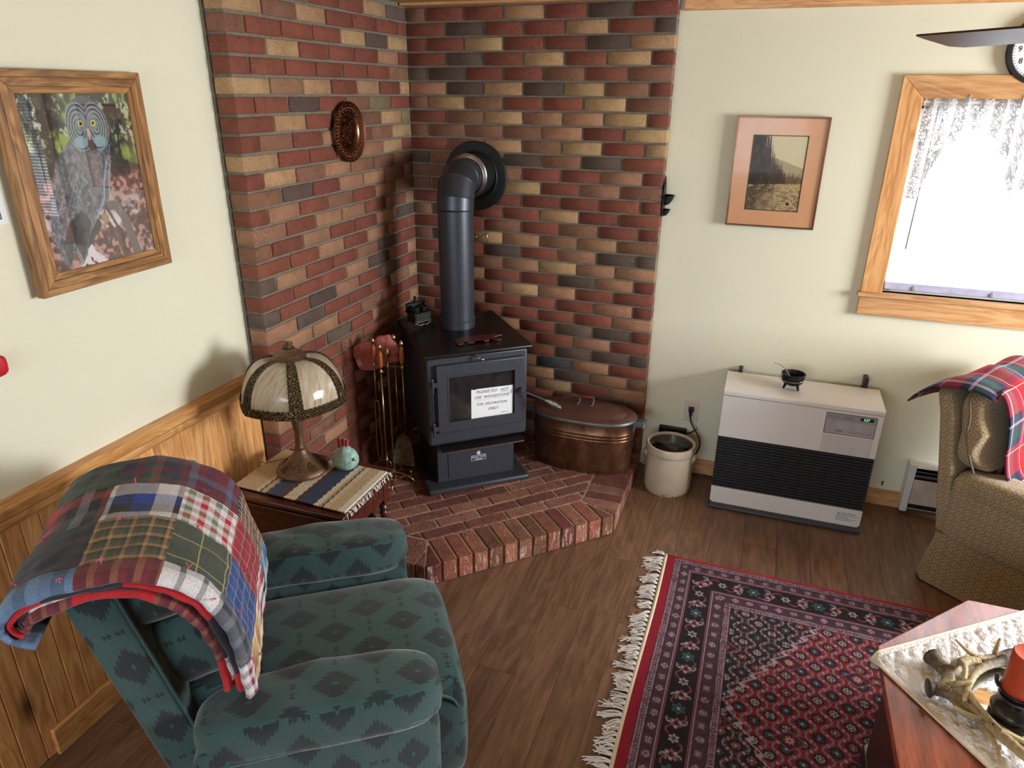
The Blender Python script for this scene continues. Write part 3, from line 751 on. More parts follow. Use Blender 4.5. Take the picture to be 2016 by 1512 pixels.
# owl picture on the left wall
of = thing('framed_owl_picture', 'grey owl photograph in a thick striped hardwood frame on the left wall', 'picture', (-.09, -1.94, 1.435))
oy0, oy1, oz0, oz1 = -2.190, -1.697, 1.435, 2.036
iy0, iy1, iz0_, iz1_ = -2.127, -1.749, 1.493, 1.976
def mitred(y0, y1, z0, z1, w0, w1, xh, m1, m2, nm):
    # four mitred sides between two nested rectangles, inset w0..w1
    a = (y0 + w0, y1 - w0, z0 + w0, z1 - w0); b = (y0 + w1, y1 - w1, z0 + w1, z1 - w1)
    for pts, mm in (([(a[0], a[2]), (b[0], b[2]), (b[0], b[3]), (a[0], a[3])], m2), ([(a[1], a[2]), (b[1], b[2]), (b[1], b[3]), (a[1], a[3])], m2),
                    ([(a[0], a[2]), (a[1], a[2]), (b[1], b[2]), (b[0], b[2])], m1), ([(a[0], a[3]), (a[1], a[3]), (b[1], b[3]), (b[0], b[3])], m1)):
        q = BM(); prism(q, pts, -.0985, xh, 'x'); obj(nm, q, mm, of, bevel=.0015)
of.rotation_euler.z = math.radians(1.5); of.location.x += .0065
fw = (oy1 - oy0 - (iy1 - iy0)) / 2
mitred(oy0, oy1, oz0, oz1, 0, .020, -.070, ACACIA, ACACIAZ, 'frame_strip')
mitred(oy0, oy1, oz0, oz1, .020, .042, -.0685, ACACIA, ACACIAZ, 'frame_strip')
mitred(oy0, oy1, oz0, oz1, .042, .060, -.0715, ACACIA, ACACIAZ, 'frame_strip')
def owl(X, Y):
    x = X / .378; y = Y / .483; yv = (y - .027) / 1.004
    n1 = fbm(x, y, 7, 4, 11); n2 = fbm(x, y, 30, 3, 12); n3 = fbm(x, y, 60, 3, 13); n4 = fbm(x, y * .25, 26, 3, 14)
    col = np.ones(X.shape + (3,)) * np.array(C(54, 58, 44))
    col = blend(col, sm(.48, .62, n1) * sm(.62, .35, y), C(150, 168, 84)); col = blend(col, sm(.56, .66, n2) * sm(.4, .2, y) * .8, C(206, 208, 180))
    col = blend(col, sm(.52, .60, n4) * sm(.46, .3, y) * .85, C(34, 34, 30))
    lo = sm(.40, .46, y); gnd = np.ones(col.shape) * np.array(C(112, 74, 72))
    gnd = blend(gnd, sm(.5, .62, n2), C(190, 150, 142)); gnd = blend(gnd, sm(.55, .65, n1) * sm(.55, .8, y), C(222, 214, 220)); gnd = blend(gnd, sm(.40, .30, n2), C(84, 46, 46))
    gnd = blend(gnd, sm(.52, .44, y), C(66, 50, 48))
    col = col * (1 - lo[..., None]) + gnd * lo[..., None]
    # branch
    for pts, r_, c_ in (([(.57, .66), (.66, .665), (.72, .74), (.76, .87), (.80, 1.0)], .042, C(122, 108, 108)), ([(.49, .72), (.56, .77), (.62, .86), (.66, .985)], .022, C(104, 74, 68)),
                        ([(.56, .66), (.64, .80), (.70, .85)], .016, C(84, 70, 68)), ([(.44, .76), (.30, .86), (.20, .86)], .05, C(66, 60, 66))):
        d = segd(x, y * 1.28, [(a, b * 1.28) for a, b in pts]); col = blend(col, sm(r_, r_ - .008, d), c_); col = blend(col, sm(r_, r_ - .02, d) * sm(.5, .7, n4) * .5, C(150, 142, 142))
    body = [(.34, .27), (.25, .33), (.195, .375), (.12, .52), (.077, .62), (.02, .79), (.06, .85), (.056, .93), (.115, .99), (.17, .9), (.205, .86), (.23, .99), (.30, .93), (.34, .83), (.49, .70), (.60, .62), (.66, .50), (.70, .40), (.72, .30), (.6, .2)]
    bm_ = inpoly(x, y, body); col = blend(col, bm_, C(110, 112, 122))
    col = blend(col, bm_ * sm(.45, .65, n3) * .7, C(158, 162, 172)); col = blend(col, bm_ * sm(.5, .35, n2) * .55, C(62, 62, 72))
    chest = inpoly(x, y, [(.36, .33), (.50, .33), (.62, .36), (.56, .55), (.48, .62), (.44, .45), (.38, .40)]); col = blend(col, chest * .5, C(140, 132, 130))
    wing = inpoly(x, y, [(.20, .40), (.34, .40), (.44, .50), (.40, .60), (.24, .66), (.10, .72), (.09, .60)])
    col = blend(col, wing * sm(.2, .5, np.abs(np.sin(y * 150 + x * 30))) * sm(.48, .6, y) * .35, C(60, 60, 72)); col = blend(col, wing * sm(.6, .9, np.sin(x * 90 + y * 70)) * .35, C(166, 170, 184))
    col = blend(col, inpoly(x, y, [(.20, .72), (.34, .66), (.40, .74), (.34, .83), (.26, .96), (.20, .84), (.13, .99), (.10, .86)]) * .8, C(46, 44, 54))
    for pts in ([(.655, .40), (.60, .50), (.56, .62), (.46, .72)], [(.68, .42), (.64, .52), (.62, .62)]): col = blend(col, sm(.010, .004, segd(x, y, pts)) * .7, C(178, 190, 204))
    # head with concentric facial discs
    hx, hy = .545, .175; hd = np.hypot((x - hx) / .185, (y - hy) / .165); col = blend(col, sm(1.0, .96, hd), C(92, 96, 106))
    for ex, sgn in ((.470, -1), (.622, 1)):
        ey = .175; d = np.hypot((x - ex) / .105, (y - ey - .012) / .125); side_ = (sgn * (x - .545) > 0)
        rg = np.sin(d * 30); col = blend(col, side_ * (d < 1.12) * sm(-.1, .4, rg) * .75, C(160, 176, 186)); col = blend(col, side_ * (d < 1.12) * sm(.1, -.5, rg) * .7, C(54, 62, 74))
        inner = np.hypot((x - (.545 + sgn * .052)) / .050, (y - .158) / .068); col = blend(col, side_ * sm(1, .7, inner) * .75, C(134, 158, 168))
        low = np.hypot((x - (.545 + sgn * .085)) / .085, (y - .275) / .042); col = blend(col, side_ * sm(1, .6, low), C(146, 172, 184))
        cx = .545 + sgn * .056; e = np.hypot((x - cx), (y - .168) * 1.28)
        col = blend(col, (e < .030) * 1., C(34, 34, 34)); col = blend(col, (e < .026) * 1., C(206, 200, 120)); col = blend(col, (e < .013) * 1., C(16, 16, 18))
    col = blend(col, inpoly(x, y, [(.528, .195), (.56, .195), (.556, .24), (.545, .262), (.534, .24)]), C(200, 180, 160))
    col = blend(col, inpoly(x, y, [(.525, .262), (.565, .262), (.60, .315), (.545, .325), (.51, .30)]), C(40, 34, 40))
    col = blend(col, sm(.006, .002, segd(x, y, [(.545, .04), (.545, .15), (.548, .2)])) * .6, C(50, 54, 64))
    # cut log end
    e = np.hypot((x - .535) / .04, (y - .735) / .034); col = blend(col, sm(1, .85, e), C(178, 146, 116)); col = blend(col, sm(1, .85, e) * sm(.3, .9, np.sin(e * 20)) * .4, C(140, 106, 80))
    return np.clip(col, 0, 1) ** 1.18
colour_grid('owl_print', iy1 - iy0, iz1_ - iz0_, 230, 300, owl, lambda X, Y: (X * 0 - .0765, iy0 + X, iz1_ - Y), PRINT, of)
def _og(k_):
    m = N('picture_glazing'); tr = m.n('BsdfTransparent'); gl = m.n('BsdfGlossy'); gl.inputs['Roughness'].default_value = .01
    lw = m.n('LayerWeight'); lw.inputs[0].default_value = .35
    mx = m.n('MixShader'); m.put(mx.inputs[0], m.math('MULTIPLY', lw.outputs['Fresnel'], k_)); m.t.links.new(tr.outputs[0], mx.inputs[1]); m.t.links.new(gl.outputs[0], mx.inputs[2]); m.t.links.new(mx.outputs[0], m.out.inputs[0]); return m.m
OWLGL = _og(.17); OWLGL2 = _og(.06)
q = BM(); box(q, (-.075, iy0, iz0_), (-.0735, iy1, iz1_)); obj('glazing', q, OWLGL, of)
q = BM(); box(q, (fx0 + .006, .0655, fz0 + .006), (fx1 - .006, .0668, fz1 - .006)); obj('glazing', q, OWLGL2, pf)

# bits at the left edge of the picture
t = thing('wall_notice', 'white paper notice with a black border left of the owl picture', 'notice', (-.098, -2.30, 1.65))
q = BM(); box(q, (-.0995, -2.40, 1.648), (-.098, -2.206, 1.80)); obj('sheet', q, PAPER, t)
q = BM()
for a, b in (((-.0981, -2.39, 1.662), (-.0977, -2.222, 1.665)), ((-.0981, -2.225, 1.662), (-.0977, -2.222, 1.79)), ((-.0981, -2.39, 1.787), (-.0977, -2.222, 1.79))): box(q, a, b)
obj('printed_border', q, RUBBER, t)
text('UE', .022, RUBBER, t, M3((-.0977, -2.245, 1.680), (0, 1, 0), (0, 0, 1)))
t = thing('red_ornament', 'red ornament hanging on the left wall below the paper notice', 'ornament', (-.09, -2.37, 1.25))
q = BM(); pillow(q, (-.085, -2.37, 1.285), (.014, .045, .03), .5, .5, 16, 10); obj('body', q, REDP, t, smooth=True)
q = BM(); tube(q, [(-.088, -2.37, 1.31), (-.096, -2.37, 1.36)], .0015, 6); obj('hanging_cord', q, WHITEP, t)

# wall clock (mostly outside the frame)
ck = thing('wall_clock', 'round wall clock with a black rim above the window', 'clock', (2.802, .085, 2.145))
lz = Matrix.Translation((2.802, .0895, 2.165)) @ Matrix.Rotation(PI / 2, 4, 'X')
q = BM(); lathe(q, [(.0, .0), (.132, .0), (.136, .012), (.132, .03), (.118, .032), (.112, .018), (0, .018)], 64, M=lz); obj('rim', q, RUBBER, ck, smooth='auto')
q = BM(); lathe(q, [(0, .0185), (.112, .0185), (.112, .0195), (0, .0195)], 48, M=lz); obj('dial', q, PAPER, ck)
for h_ in range(1, 13):
    a = PI / 2 - h_ * PI / 6; text(str(h_), .03, RUBBER, ck, M3((2.802 + .088 * cos(a), .0695, 2.165 + .088 * sin(a)), XB, ZB), name='numeral')
q = BM()
for i in range(60):
    a = i * PI / 30; tube(q, [(2.802 + .104 * cos(a), .0697, 2.165 + .104 * sin(a)), (2.802 + .110 * cos(a), .0697, 2.165 + .110 * sin(a))], .0009, 4)
obj('minute_marks', q, RUBBER, ck)
for L_, a, r_ in ((.055, 1.0, .003), (.085, 2.6, .002)):
    q = BM(); tube(q, [(2.802, .067, 2.165), (2.802 + L_ * cos(a), .067, 2.165 + L_ * sin(a))], r_, 6); obj('hand', q, RUBBER, ck)

# outlet, power strip, cords
t = thing('wall_outlet', 'pinkish white outlet plate with a black plug between crock and heater', 'outlet', (1.597, .088, .37))
q = BM(); box(q, (1.560, .083, .314), (1.636, .0895, .434)); obj('cover_plate', q, OUTW, t, bevel=.003)
q = BM(); box(q, (1.580, .080, .326), (1.616, .084, .422)); obj('receptacle', q, OUTW, t, bevel=.002)
q = BM(); box(q, (1.585, .052, .380), (1.612, .081, .402)); prism(q, [(1.587, .382), (1.610, .382), (1.602, .345), (1.594, .345)], .056, .074, 'y'); obj('plug', q, RUBBER, t, bevel=.002)
q = BM(); tube(q, smooth_path([(1.598, .062, .35), (1.604, .06, .32), (1.625, .045, .29), (1.655, .035, .25), (1.668, .03, .2), (1.655, .03, .15), (1.63, .03, .12), (1.60, .035, .06), (1.585, .04, .012), (1.66, .045, .006), (1.80, .035, .006)]), .0042, 8)
tag(obj('extension_cable', q, RUBBER, smooth=True), 'black cord looping from the outlet plug down behind the crock', 'cord')
t = thing('power_strip', 'black power strip mounted low on the wall behind the stoneware crock', 'power strip', (1.51, .08, .235))
Ms = Matrix.Translation((1.51, .075, .245)) @ Matrix.Rotation(math.radians(1), 4, 'Y')
q = BM(); box(q, (-.075, -.012, -.02), (.075, .0145, .02), Ms); obj('housing', q, RUBBER, t, bevel=.004)
q = BM()
for a in (-.035, .03): lathe(q, [(0, 0), (.004, 0), (.004, .003), (0, .003)], 10, M=Ms @ Matrix.Translation((a, -.012, .004)) @ Matrix.Rotation(PI / 2, 4, 'X'))
obj('screw', q, CHROME, t)
q = BM(); tube(q, smooth_path([(1.585, .066, .24), (1.605, .06, .25), (1.625, .052, .27), (1.64, .045, .287)]), .0035, 8); obj('lead', q, RUBBER, t, smooth=True)

# match holder on the brick edge
t = thing('match_holder', 'black cast-iron match holder with scalloped cups on the brick edge', 'match holder', (1.353, .05, 1.42))
q = BM(); prism(q, [(.005, 1.425), (.075, 1.425), (.08, 1.50), (.075, 1.57), (.055, 1.59), (.04, 1.615), (.025, 1.59), (.005, 1.57), (0, 1.5)], 1.3515, 1.357, 'x'); obj('back_plate', q, IRON, t, bevel=.001)
for zc, rr in ((1.508, .045), (1.445, .03)):
    q = BM(); n_ = 20
    prof_ = [(.18, -1.0), (.55, -.85), (.85, -.45), (1.0, 0), (1.08, .08), (.97, .06), (.8, -.4), (.5, -.75), (0, -.85)]
    lathe(q, [(a * rr, b * rr) for a, b in [(0, -1.02)] + prof_], 32, (1.357, .04, zc + rr * .3), fn=lambda th, r, z: r * (1 + .05 * sin(th * 10) * (z > -rr * .3)))
    for v in q.verts:
        if v.co.x < 1.357: v.co.x = 1.357
    obj('cup', q, IRON, t, smooth='auto')
# hook on the bricks beside the pipe
t = thing('wall_hook', 'small steel spring hook on the bricks right of the stove pipe', 'hook', (.37, -.02, 1.25))
q = BM(); box(q, (.330, -.012, 1.248), (.372, .001, 1.262)); obj('mount', q, CHROME, t, bevel=.002)
q = BM(); tube(q, smooth_path([(.355, -.014, 1.255), (.385, -.022, 1.255), (.43, -.022, 1.283), (.438, -.022, 1.25), (.425, -.022, 1.226), (.385, -.022, 1.247), (.37, -.018, 1.25)], 5), .0028, 8); obj('triangular_ring', q, CHROME, t, smooth=True)
# copper plate on left bricks
t = thing('copper_wall_plate', 'round embossed copper plate hanging on the left brick wall', 'plate', (0.004, -.64, 1.687))
PL = Matrix.Translation((.003, -.64, 1.815)) @ Matrix.Rotation(PI / 2, 4, 'Y')
PLC = plain('polished_copper', C(142, 98, 74), .25, 1, .15, 30)
q = BM(); lathe(q, [(0, .004), (.078, .004), (.084, .010), (.09, .012), (.118, .016), (.128, .020), (.130, .017), (.118, .010), (.084, .003), (0, .0)], 64, M=PL); obj('dish', q, PLC, t, smooth='auto')
q = BM()
for i in range(44):
    a = i / 44 * 2 * PI; sphere(q, PL @ Vector((.104 * cos(a), .104 * sin(a), .014)), .0055, 6, (.8, 1, 1))
    if i % 2: sphere(q, PL @ Vector((.093 * cos(a), .093 * sin(a), .013)), .004, 6, (.8, 1, 1))
    if i % 2: sphere(q, PL @ Vector((.116 * cos(a), .116 * sin(a), .016)), .003, 6, (.8, 1, 1))
obj('embossed_rim', q, PLC, t, smooth=True)
q = BM()
r_ = random.Random(3)
def pe(a, b, h=.0045, w_=.005, d_=.014): box(q, (-w_, -h, 0), (w_, h, d_ - .006), PL @ Matrix.Translation((-b, a, .003)))
for a, b, l, wv in ((0, .012, .046, .006), (0, .022, .036, .004)): q_ = box(q, (-.0035, -l, 0), (.0035, l, .007), PL @ Matrix.Translation((-b, a, .003)))
for a in (-.032, -.018, .02, .034): box(q, (-.026, -.0035, 0), (.026, .0035, .006), PL @ Matrix.Translation((.018, a, .003)))
for i in range(26): a = r_.uniform(-.055, .055); b = r_.uniform(-.055, .055); sphere(q, PL @ Vector((b, a, .005)), r_.uniform(.003, .006), 6, (.6, 1, 1.6))
lathe(q, [(.066, .004), (.069, .008), (.072, .004)], 48, M=PL)
obj('embossed_scene', q, PLC, t, smooth='auto', bevel=0)

# ================================================================ WOOD STOVE
SA = math.radians(40); SR = Vector((cos(SA), sin(SA), 0)); SN = Vector((sin(SA), -cos(SA), 0))
so = SR * .07
# local frame: X to the stove's right, -Y is its front
stove = thing('wood_stove', 'black cast wood stove on a pedestal standing on the brick hearth corner', 'stove', (so.x, so.y, HZ + .0014), SA, local=True)
def F_(d): return -d   # distance forward -> local y
B = HZ
def sz(z): return z - B
q = BM(); prism(q, [(-.27, F_(.925)), (.27, F_(.925)), (.27, F_(.40)), (-.27, F_(.40))], 0, .03); obj('base_plate', q, BLACK, stove, bevel=.012, bseg=4)
q = BM(); prism(q, [(-.205, F_(.855)), (.205, F_(.855)), (.205, F_(.46)), (-.205, F_(.46))], .03, sz(.375)); obj('pedestal', q, BLACK, stove, bevel=.003)
q = BM(); prism(q, [(-.150, F_(.858)), (.2045, F_(.858)), (.2045, F_(.85)), (-.150, F_(.85))], .045, sz(.325)); obj('ash_door', q, BLACK, stove, bevel=.002)
# projecting shelf under the body
q = BM(); prism(q, [(F_(.85), sz(.374)), (F_(.955), sz(.358)), (F_(.955), sz(.352)), (F_(.85), sz(.368))], -.20, .225, 'x'); obj('ash_lip', q, TOPBLK, stove, bevel=.001)
q = BM(); prism(q, [(F_(.954), sz(.3585)), (F_(.9575), sz(.3585)), (F_(.9575), sz(.3515)), (F_(.954), sz(.3515))], -.20, .225, 'x'); obj('lip_edge', q, CHROME, stove)
q = BM(); prism(q, [(-.255, F_(.91)), (.255, F_(.91)), (.255, F_(.345)), (-.255, F_(.345))], sz(.375), sz(.84)); obj('firebox', q, BLACK, stove, bevel=.014, bseg=3)
q = BM(); prism(q, [(-.272, F_(.94)), (.272, F_(.94)), (.272, F_(.33)), (-.272, F_(.33))], sz(.838), sz(.862)); obj('top_plate', q, TOPBLK, stove, bevel=.010, bseg=3)
# door with window
dz0, dz1 = sz(.452), sz(.803); dx0, dx1 = -.214, .228
wz0_, wz1_, wdx0, wdx1 = sz(.503), sz(.743), -.159, .182
q = BM()
ox = [(dx0, dz0), (dx1, dz0), (dx1, dz1), (dx0, dz1)]; inn = [(wdx0, wz0_), (wdx1, wz0_), (wdx1, wz1_), (wdx0, wz1_)]
ring_solid(q, ox, inn, F_(.935), F_(.911))
door = obj('door', q, BLACK, stove, bevel=.005, bseg=2)
q = BM()
for a, b in (((wdx0 - .004, F_(.9365), wz0_ - .004), (wdx1 + .004, F_(.930), wz0_ + .004)), ((wdx0 - .004, F_(.9365), wz1_ - .004), (wdx1 + .004, F_(.930), wz1_ + .004)), ((wdx0 - .004, F_(.9365), wz0_), (wdx0 + .004, F_(.930), wz1_)), ((wdx1 - .004, F_(.9365), wz0_), (wdx1 + .004, F_(.930), wz1_))): box(q, a, b)
obj('window_bead', q, BLACK, door, bevel=.001)
DG = N('sooty_glass'); _v = DG.coord(); _n = DG.noise(_v, 9, 5, .6, 1)
DG = DG.done(DG.ramp(_n, [(.3, C(28, 26, 28)), (.55, C(46, 42, 44)), (.75, C(74, 68, 68))]), .12, 0, None, Coat_Weight=.3)
q = BM(); box(q, (wdx0, F_(.922), wz0_), (wdx1, F_(.918), wz1_)); obj('door_glass', q, DG, door)
for zc in (sz(.475), sz(.705)):
    q = BM(); box(q, (-.236, F_(.934), zc - .008), (-.2, F_(.914), zc + .016)); tube(q, [(-.233, F_(.930), zc - .035), (-.233, F_(.930), zc + .028)], .0065, 10); sphere(q, (-.233, F_(.930), zc + .03), .008, 8); obj('hinge', q, BLACK, door, bevel=.001)
q = BM(); tube(q, [(-.233, F_(.925), sz(.52)), (-.233, F_(.925), sz(.70))], .004, 6); obj('hinge_rod', q, BLACK, door)
# spring handle sticking out to the lower right
q = BM(); lathe(q, [(0, 0), (.011, 0), (.011, .03), (.007, .034), (0, .034)], 16, M=Matrix.Translation((.207, F_(.935), sz(.634))) @ Matrix.Rotation(PI / 2, 4, 'X'))
tube(q, [(.207, F_(.955), sz(.632)), (.305, F_(1.02), sz(.595))], .0055, 10); hdl = obj('door_handle', q, BLACK, door, smooth='auto')
ha, hb = Vector((.305, F_(1.02), sz(.595))), Vector((.372, F_(1.062), sz(.560)))
q = BM(); pts = []; dd = (hb - ha).normalized(); e1 = dd.orthogonal().normalized(); e2 = dd.cross(e1); N_ = 160
for i in range(N_ + 1):
    t_ = i / N_; r = .005 + .0105 * sin(PI * min(1, t_ * 1.02)) ** .8 + .002 * t_; a = t_ * 2 * PI * 13
    pts.append(ha + dd * (hb - ha).length * t_ + e1 * r * cos(a) + e2 * r * sin(a))
tube(q, pts, .0019, 5); obj('handle_coil', q, CHROME, door, smooth=True)
# damper rod and knob
q = BM(); tube(q, [(-.035, F_(.905), sz(.832)), (.005, F_(.955), sz(.822))], .0028, 8); obj('damper_rod', q, CHROME, stove, smooth=True)
q = BM(); sphere(q, (.006, F_(.957), sz(.821)), .0095, 14); obj('damper_knob', q, CHROME, stove, smooth=True)
# badge
MF = lambda x, d, z: M3((x, F_(d), sz(z)), (1, 0, 0), (0, 0, 1))
q = BM()
bx0, bx1, bz0, bz1 = -.028, .052, .232, .262
for a, b in (((bx0, bz0), (bx1, bz0 + .0016)), ((bx0, bz1 - .0016), (bx1, bz1)), ((bx0, bz0), (bx0 + .0016, bz1)), ((bx1 - .0016, bz0), (bx1, bz1))):
    box(q, (a[0], F_(.8592), sz(a[1])), (b[0], F_(.858), sz(b[1])))
badge = obj('badge', q, WHITEINK, stove)
q = BM(); prism(q, [(.012, sz(.264)), (.003, sz(.268)), (.002, sz(.276)), (.007, sz(.283)), (.008, sz(.279)), (.013, sz(.290)), (.016, sz(.280)), (.020, sz(.283)), (.022, sz(.272)), (.019, sz(.266))], F_(.8592), F_(.858), 'y'); obj('flame_mark', q, WHITEINK, badge)
text('MASTER', .0205, WHITEINK, badge, MF(.012, .8592, .2505))
q = BM()
for i in range(6): box(q, (-.006 + i * .0064, F_(.8592), sz(.2355)), (-.0018 + i * .0064, F_(.858), sz(.2405)))
obj('small_print', q, WHITEINK, badge)['kind'] = 'stuff'
# ------------- stove pipe
fp = thing('stove_pipe', 'black stove pipe rising from the stove and elbowing into the brick wall', 'stove pipe', (.405, -.36, .862))
pc = (.405, -.36)
q = BM(); lathe(q, [(.0905, .862), (.0905, .898), (.0865, .902), (.0885, 1.455), (.090, 1.457)], 48, (pc[0], pc[1], 0)); obj('straight_section', q, PIPE, fp, smooth='auto')
q = BM()
for i in range(64):
    a = i / 64 * 2 * PI; sphere(q, (pc[0] + .0875 * cos(a), pc[1] + .0875 * sin(a), .908), .0022, 4)
obj('crimp_ring', q, PIPE, fp)
def ring_at(c, ax, r, up, n=48):
    s_ = ax.cross(up).normalized(); return [Vector(c) + (s_ * cos(2 * PI * k / n) + up * sin(2 * PI * k / n)) * r for k in range(n)]
# segmented elbow: axis points and mitred rings
wallc = Vector((.372, -.02, 1.582))
ax_pts = [Vector((pc[0], pc[1], 1.455)), Vector((pc[0], pc[1] + .004, 1.505)), Vector((.402, -.328, 1.562)), Vector((.394, -.268, 1.592)), Vector((.384, -.19, 1.594)), Vector((.372, -.08, 1.588))]
def mrings(P_, rads):
    q = BM(); prev = None; n = 48
    for i, p in enumerate(P_):
        d = (P_[min(i + 1, len(P_) - 1)] - P_[max(i - 1, 0)]).normalized(); right = Vector((1, .09, 0)).normalized(); up = d.cross(right).normalized(); right = up.cross(d)
        r = rads[i]; ring = [q.verts.new(p + right * cos(2 * PI * k / n) * r + up * sin(2 * PI * k / n) * r) for k in range(n)]
        if prev:
            for k in range(n): q.faces.new((prev[k], prev[(k + 1) % n], ring[(k + 1) % n], ring[k]))
        prev = ring
    return q
for i in range(4):
    a, b = ax_pts[i], ax_pts[i + 1]
    q = mrings([a, b], [.09, .09]); bm2 = q
    # collars at each joint
    d = (b - a).normalized()
    pp = [a - d * .001, a + d * .004, a + d * .010]
    q2 = mrings([ax_pts[max(i - 1, 0)] if i else a, a, b, ax_pts[min(i + 2, 5)]], [.0905] * 4)
    # keep only middle span (mitred rings)
    vs = list(q2.verts); kill = [v for v in vs[:48]] + [v for v in vs[144:192]]
    bmesh.ops.delete(q2, geom=kill, context='VERTS'); q.free()
    tube_pts = [q2.verts[:][k].co.copy() for k in range(48)]
    tube(q2, tube_pts, .0028, 6, closed=True)
    obj('elbow_segment', q2, PIPE, fp, smooth='auto', ang=50)
q = mrings([ax_pts[4], ax_pts[5], wallc + Vector((.0, -.0, 0))], [.084, .084, .084]); obj('wall_section', q, plain('brushed_liner', C(120, 116, 112), .3, .8), fp, smooth='auto')
q = BM()
for y_, r1, r2 in ((-.165, .100, .092), (-.155, .104, .094), (-.142, .108, .102)): lathe(q, [(r2, 0), (r1, .002), (r1 + .002, .006), (r1, .010), (r2, .012)], 56, M=Matrix.Translation((.376, y_, 1.592)) @ Matrix.Rotation(-PI / 2, 4, 'X'))
obj('steel_collar', q, CHROME, fp, smooth='auto')
q = BM(); lathe(q, [(.088, .0), (.106, .0), (.106, .14), (.088, .14)], 56, M=Matrix.Translation((.374, -.150, 1.590)) @ Matrix.Rotation(-PI / 2, 4, 'X')); obj('thimble', q, plain('matt_black', C(30, 30, 31), .5, .2), fp, smooth='auto')
q = BM(); lathe(q, [(.10, -.008), (.172, -.008), (.176, -.004), (.176, .004), (.10, .004)], 72, M=Matrix.Translation((.368, -.006, 1.577)) @ Matrix.Rotation(-PI / 2, 4, 'X'))
lathe(q, [(.118, -.010), (.122, -.012), (.126, -.008)], 72, M=Matrix.Translation((.368, -.006, 1.577)) @ Matrix.Rotation(-PI / 2, 4, 'X')); obj('wall_plate', q, plain('matt_black_plate', C(22, 22, 23), .55, .2), fp, smooth='auto')

# paper sign behind the window edge
t = thing('paper_sign', 'white handwritten paper note taped inside the stove door window', 'note', (so.x, so.y, HZ), SA, local=True)
q = BM(); Mp = Matrix.Translation((.065, F_(.9245), sz(.583))) @ Matrix.Rotation(math.radians(.5), 4, 'Y')
box(q, (-.108, -.0004, -.0785), (.108, .0004, .076), Mp); obj('sheet', q, PAPER, t)
for s_, x_, z_, sc_ in (('PLEASE DO', .035, .642, .0215), ('USE  WOODSTOVE', .062, .613, .0205), ('FOR  DECORATION', .062, .576, .0175), ('ONLY', .068, .547, .0195)):
    text(s_, sc_, INK, t, MF(x_, .9252, z_) @ Matrix.Rotation(math.radians(-1), 4, 'Z'), shear=.3)
text('NOT', .019, INK, t, MF(.128, .9252, .6405), shear=.3)
q = BM(); box(q, (.108, F_(.9252), sz(.629)), (.150, F_(.9249), sz(.6302))); box(q, (-.02, F_(.9252), sz(.5985)), (.14, F_(.9249), sz(.5990))); obj('underline', q, INK, t)
text('Thank you', .0095, plain('faint_pencil', C(150, 150, 158), .8), t, MF(.128, .9252, .520), shear=.4)
q = BM(); pillow(q, (-.025, F_(.925), sz(.662)), (.010, .003, .004), .6, .6, 12, 8); obj('sign_clip', q, RUBBER, t)

# ------------- bear trivet on the stove top
t = thing('bear_trivet', 'rust red bear-shaped metal trivet lying on the stove top', 'trivet', (so.x, so.y, .862), SA, local=True)
bear = [(-.135, .005), (-.132, .045), (-.115, .068), (-.08, .078), (-.04, .080), (0, .092), (.03, .098), (.065, .090), (.095, .088), (.125, .076), (.150, .066), (.148, .056), (.115, .050), (.095, .045), (.098, .020), (.112, .0), (.118, -.012), (.095, -.014), (.078, .004), (.06, .022), (.042, .012), (.05, -.006), (.022, -.010), (.010, .010), (-.02, .022), (-.04, .004), (-.035, -.010), (-.072, -.012), (-.075, .010), (-.092, .014), (-.098, -.002), (-.094, -.016), (-.132, -.018)]
q = BM(); prism(q, [(a * .88 + .035, b * .95 - .835) for a, b in bear], .006, .011); bmesh.ops.triangulate(q, faces=[f for f in q.faces if len(f.verts) > 4])
obj('bear_silhouette', q, plain('rust_red_metal', C(96, 50, 42), .35, .4, .15, 60), t)
q = BM()
for a, b in ((-.07, .0), (.06, .02), (.1, .05), (-.07, .05)): lathe(q, [(0, 0), (.005, 0), (.005, .007), (0, .007)], 8, (a + .035, b - .835, 0))
obj('foot', q, IRON, t)
# ------------- toy cook stove
ts = thing('toy_cook_stove', 'miniature black cast-iron cook stove standing on the back left of the stove top', 'ornament', (.232, -.455, .862), math.radians(62), local=True); ts.scale = (1.2, 1.2, 1.2)
q = BM(); box(q, (-.042, -.03, .028), (.042, .03, .068)); obj('body', q, IRON, ts, bevel=.002)
q = BM(); box(q, (-.050, -.036, .068), (.050, .036, .073)); obj('cooktop', q, IRON, ts, bevel=.001)
for sx in (-1, 1):
    for sy in (-1, 1):
        q = BM(); tube(q, smooth_path([(sx * .038, sy * .027, .04), (sx * .046, sy * .031, .025), (sx * .040, sy * .029, .010), (sx * .052, sy * .034, .002)], 4), .0035, 6); obj('leg', q, IRON, ts, smooth=True)
q = BM()
for x_ in (-.03, -.015, 0, .015, .03): tube(q, [(x_, -.0315, .032), (x_, -.0315, .064)], .0012, 5)
tube(q, [(-.038, -.0315, .034), (.038, -.0315, .034), (.038, -.0315, .064), (-.038, -.0315, .064)], .0015, 5, closed=True); obj('oven_door', q, plain('worn_iron', C(120, 120, 120), .4, .7), ts)
q = BM()
for sy in (-.031,):
    tube(q, smooth_path([(-.038, sy, .028), (-.015, sy, .018), (.0, sy, .022), (.015, sy, .018), (.038, sy, .028)], 4), .002, 5)
obj('scroll_apron', q, plain('worn_iron_scroll', C(130, 130, 130), .4, .7), ts)
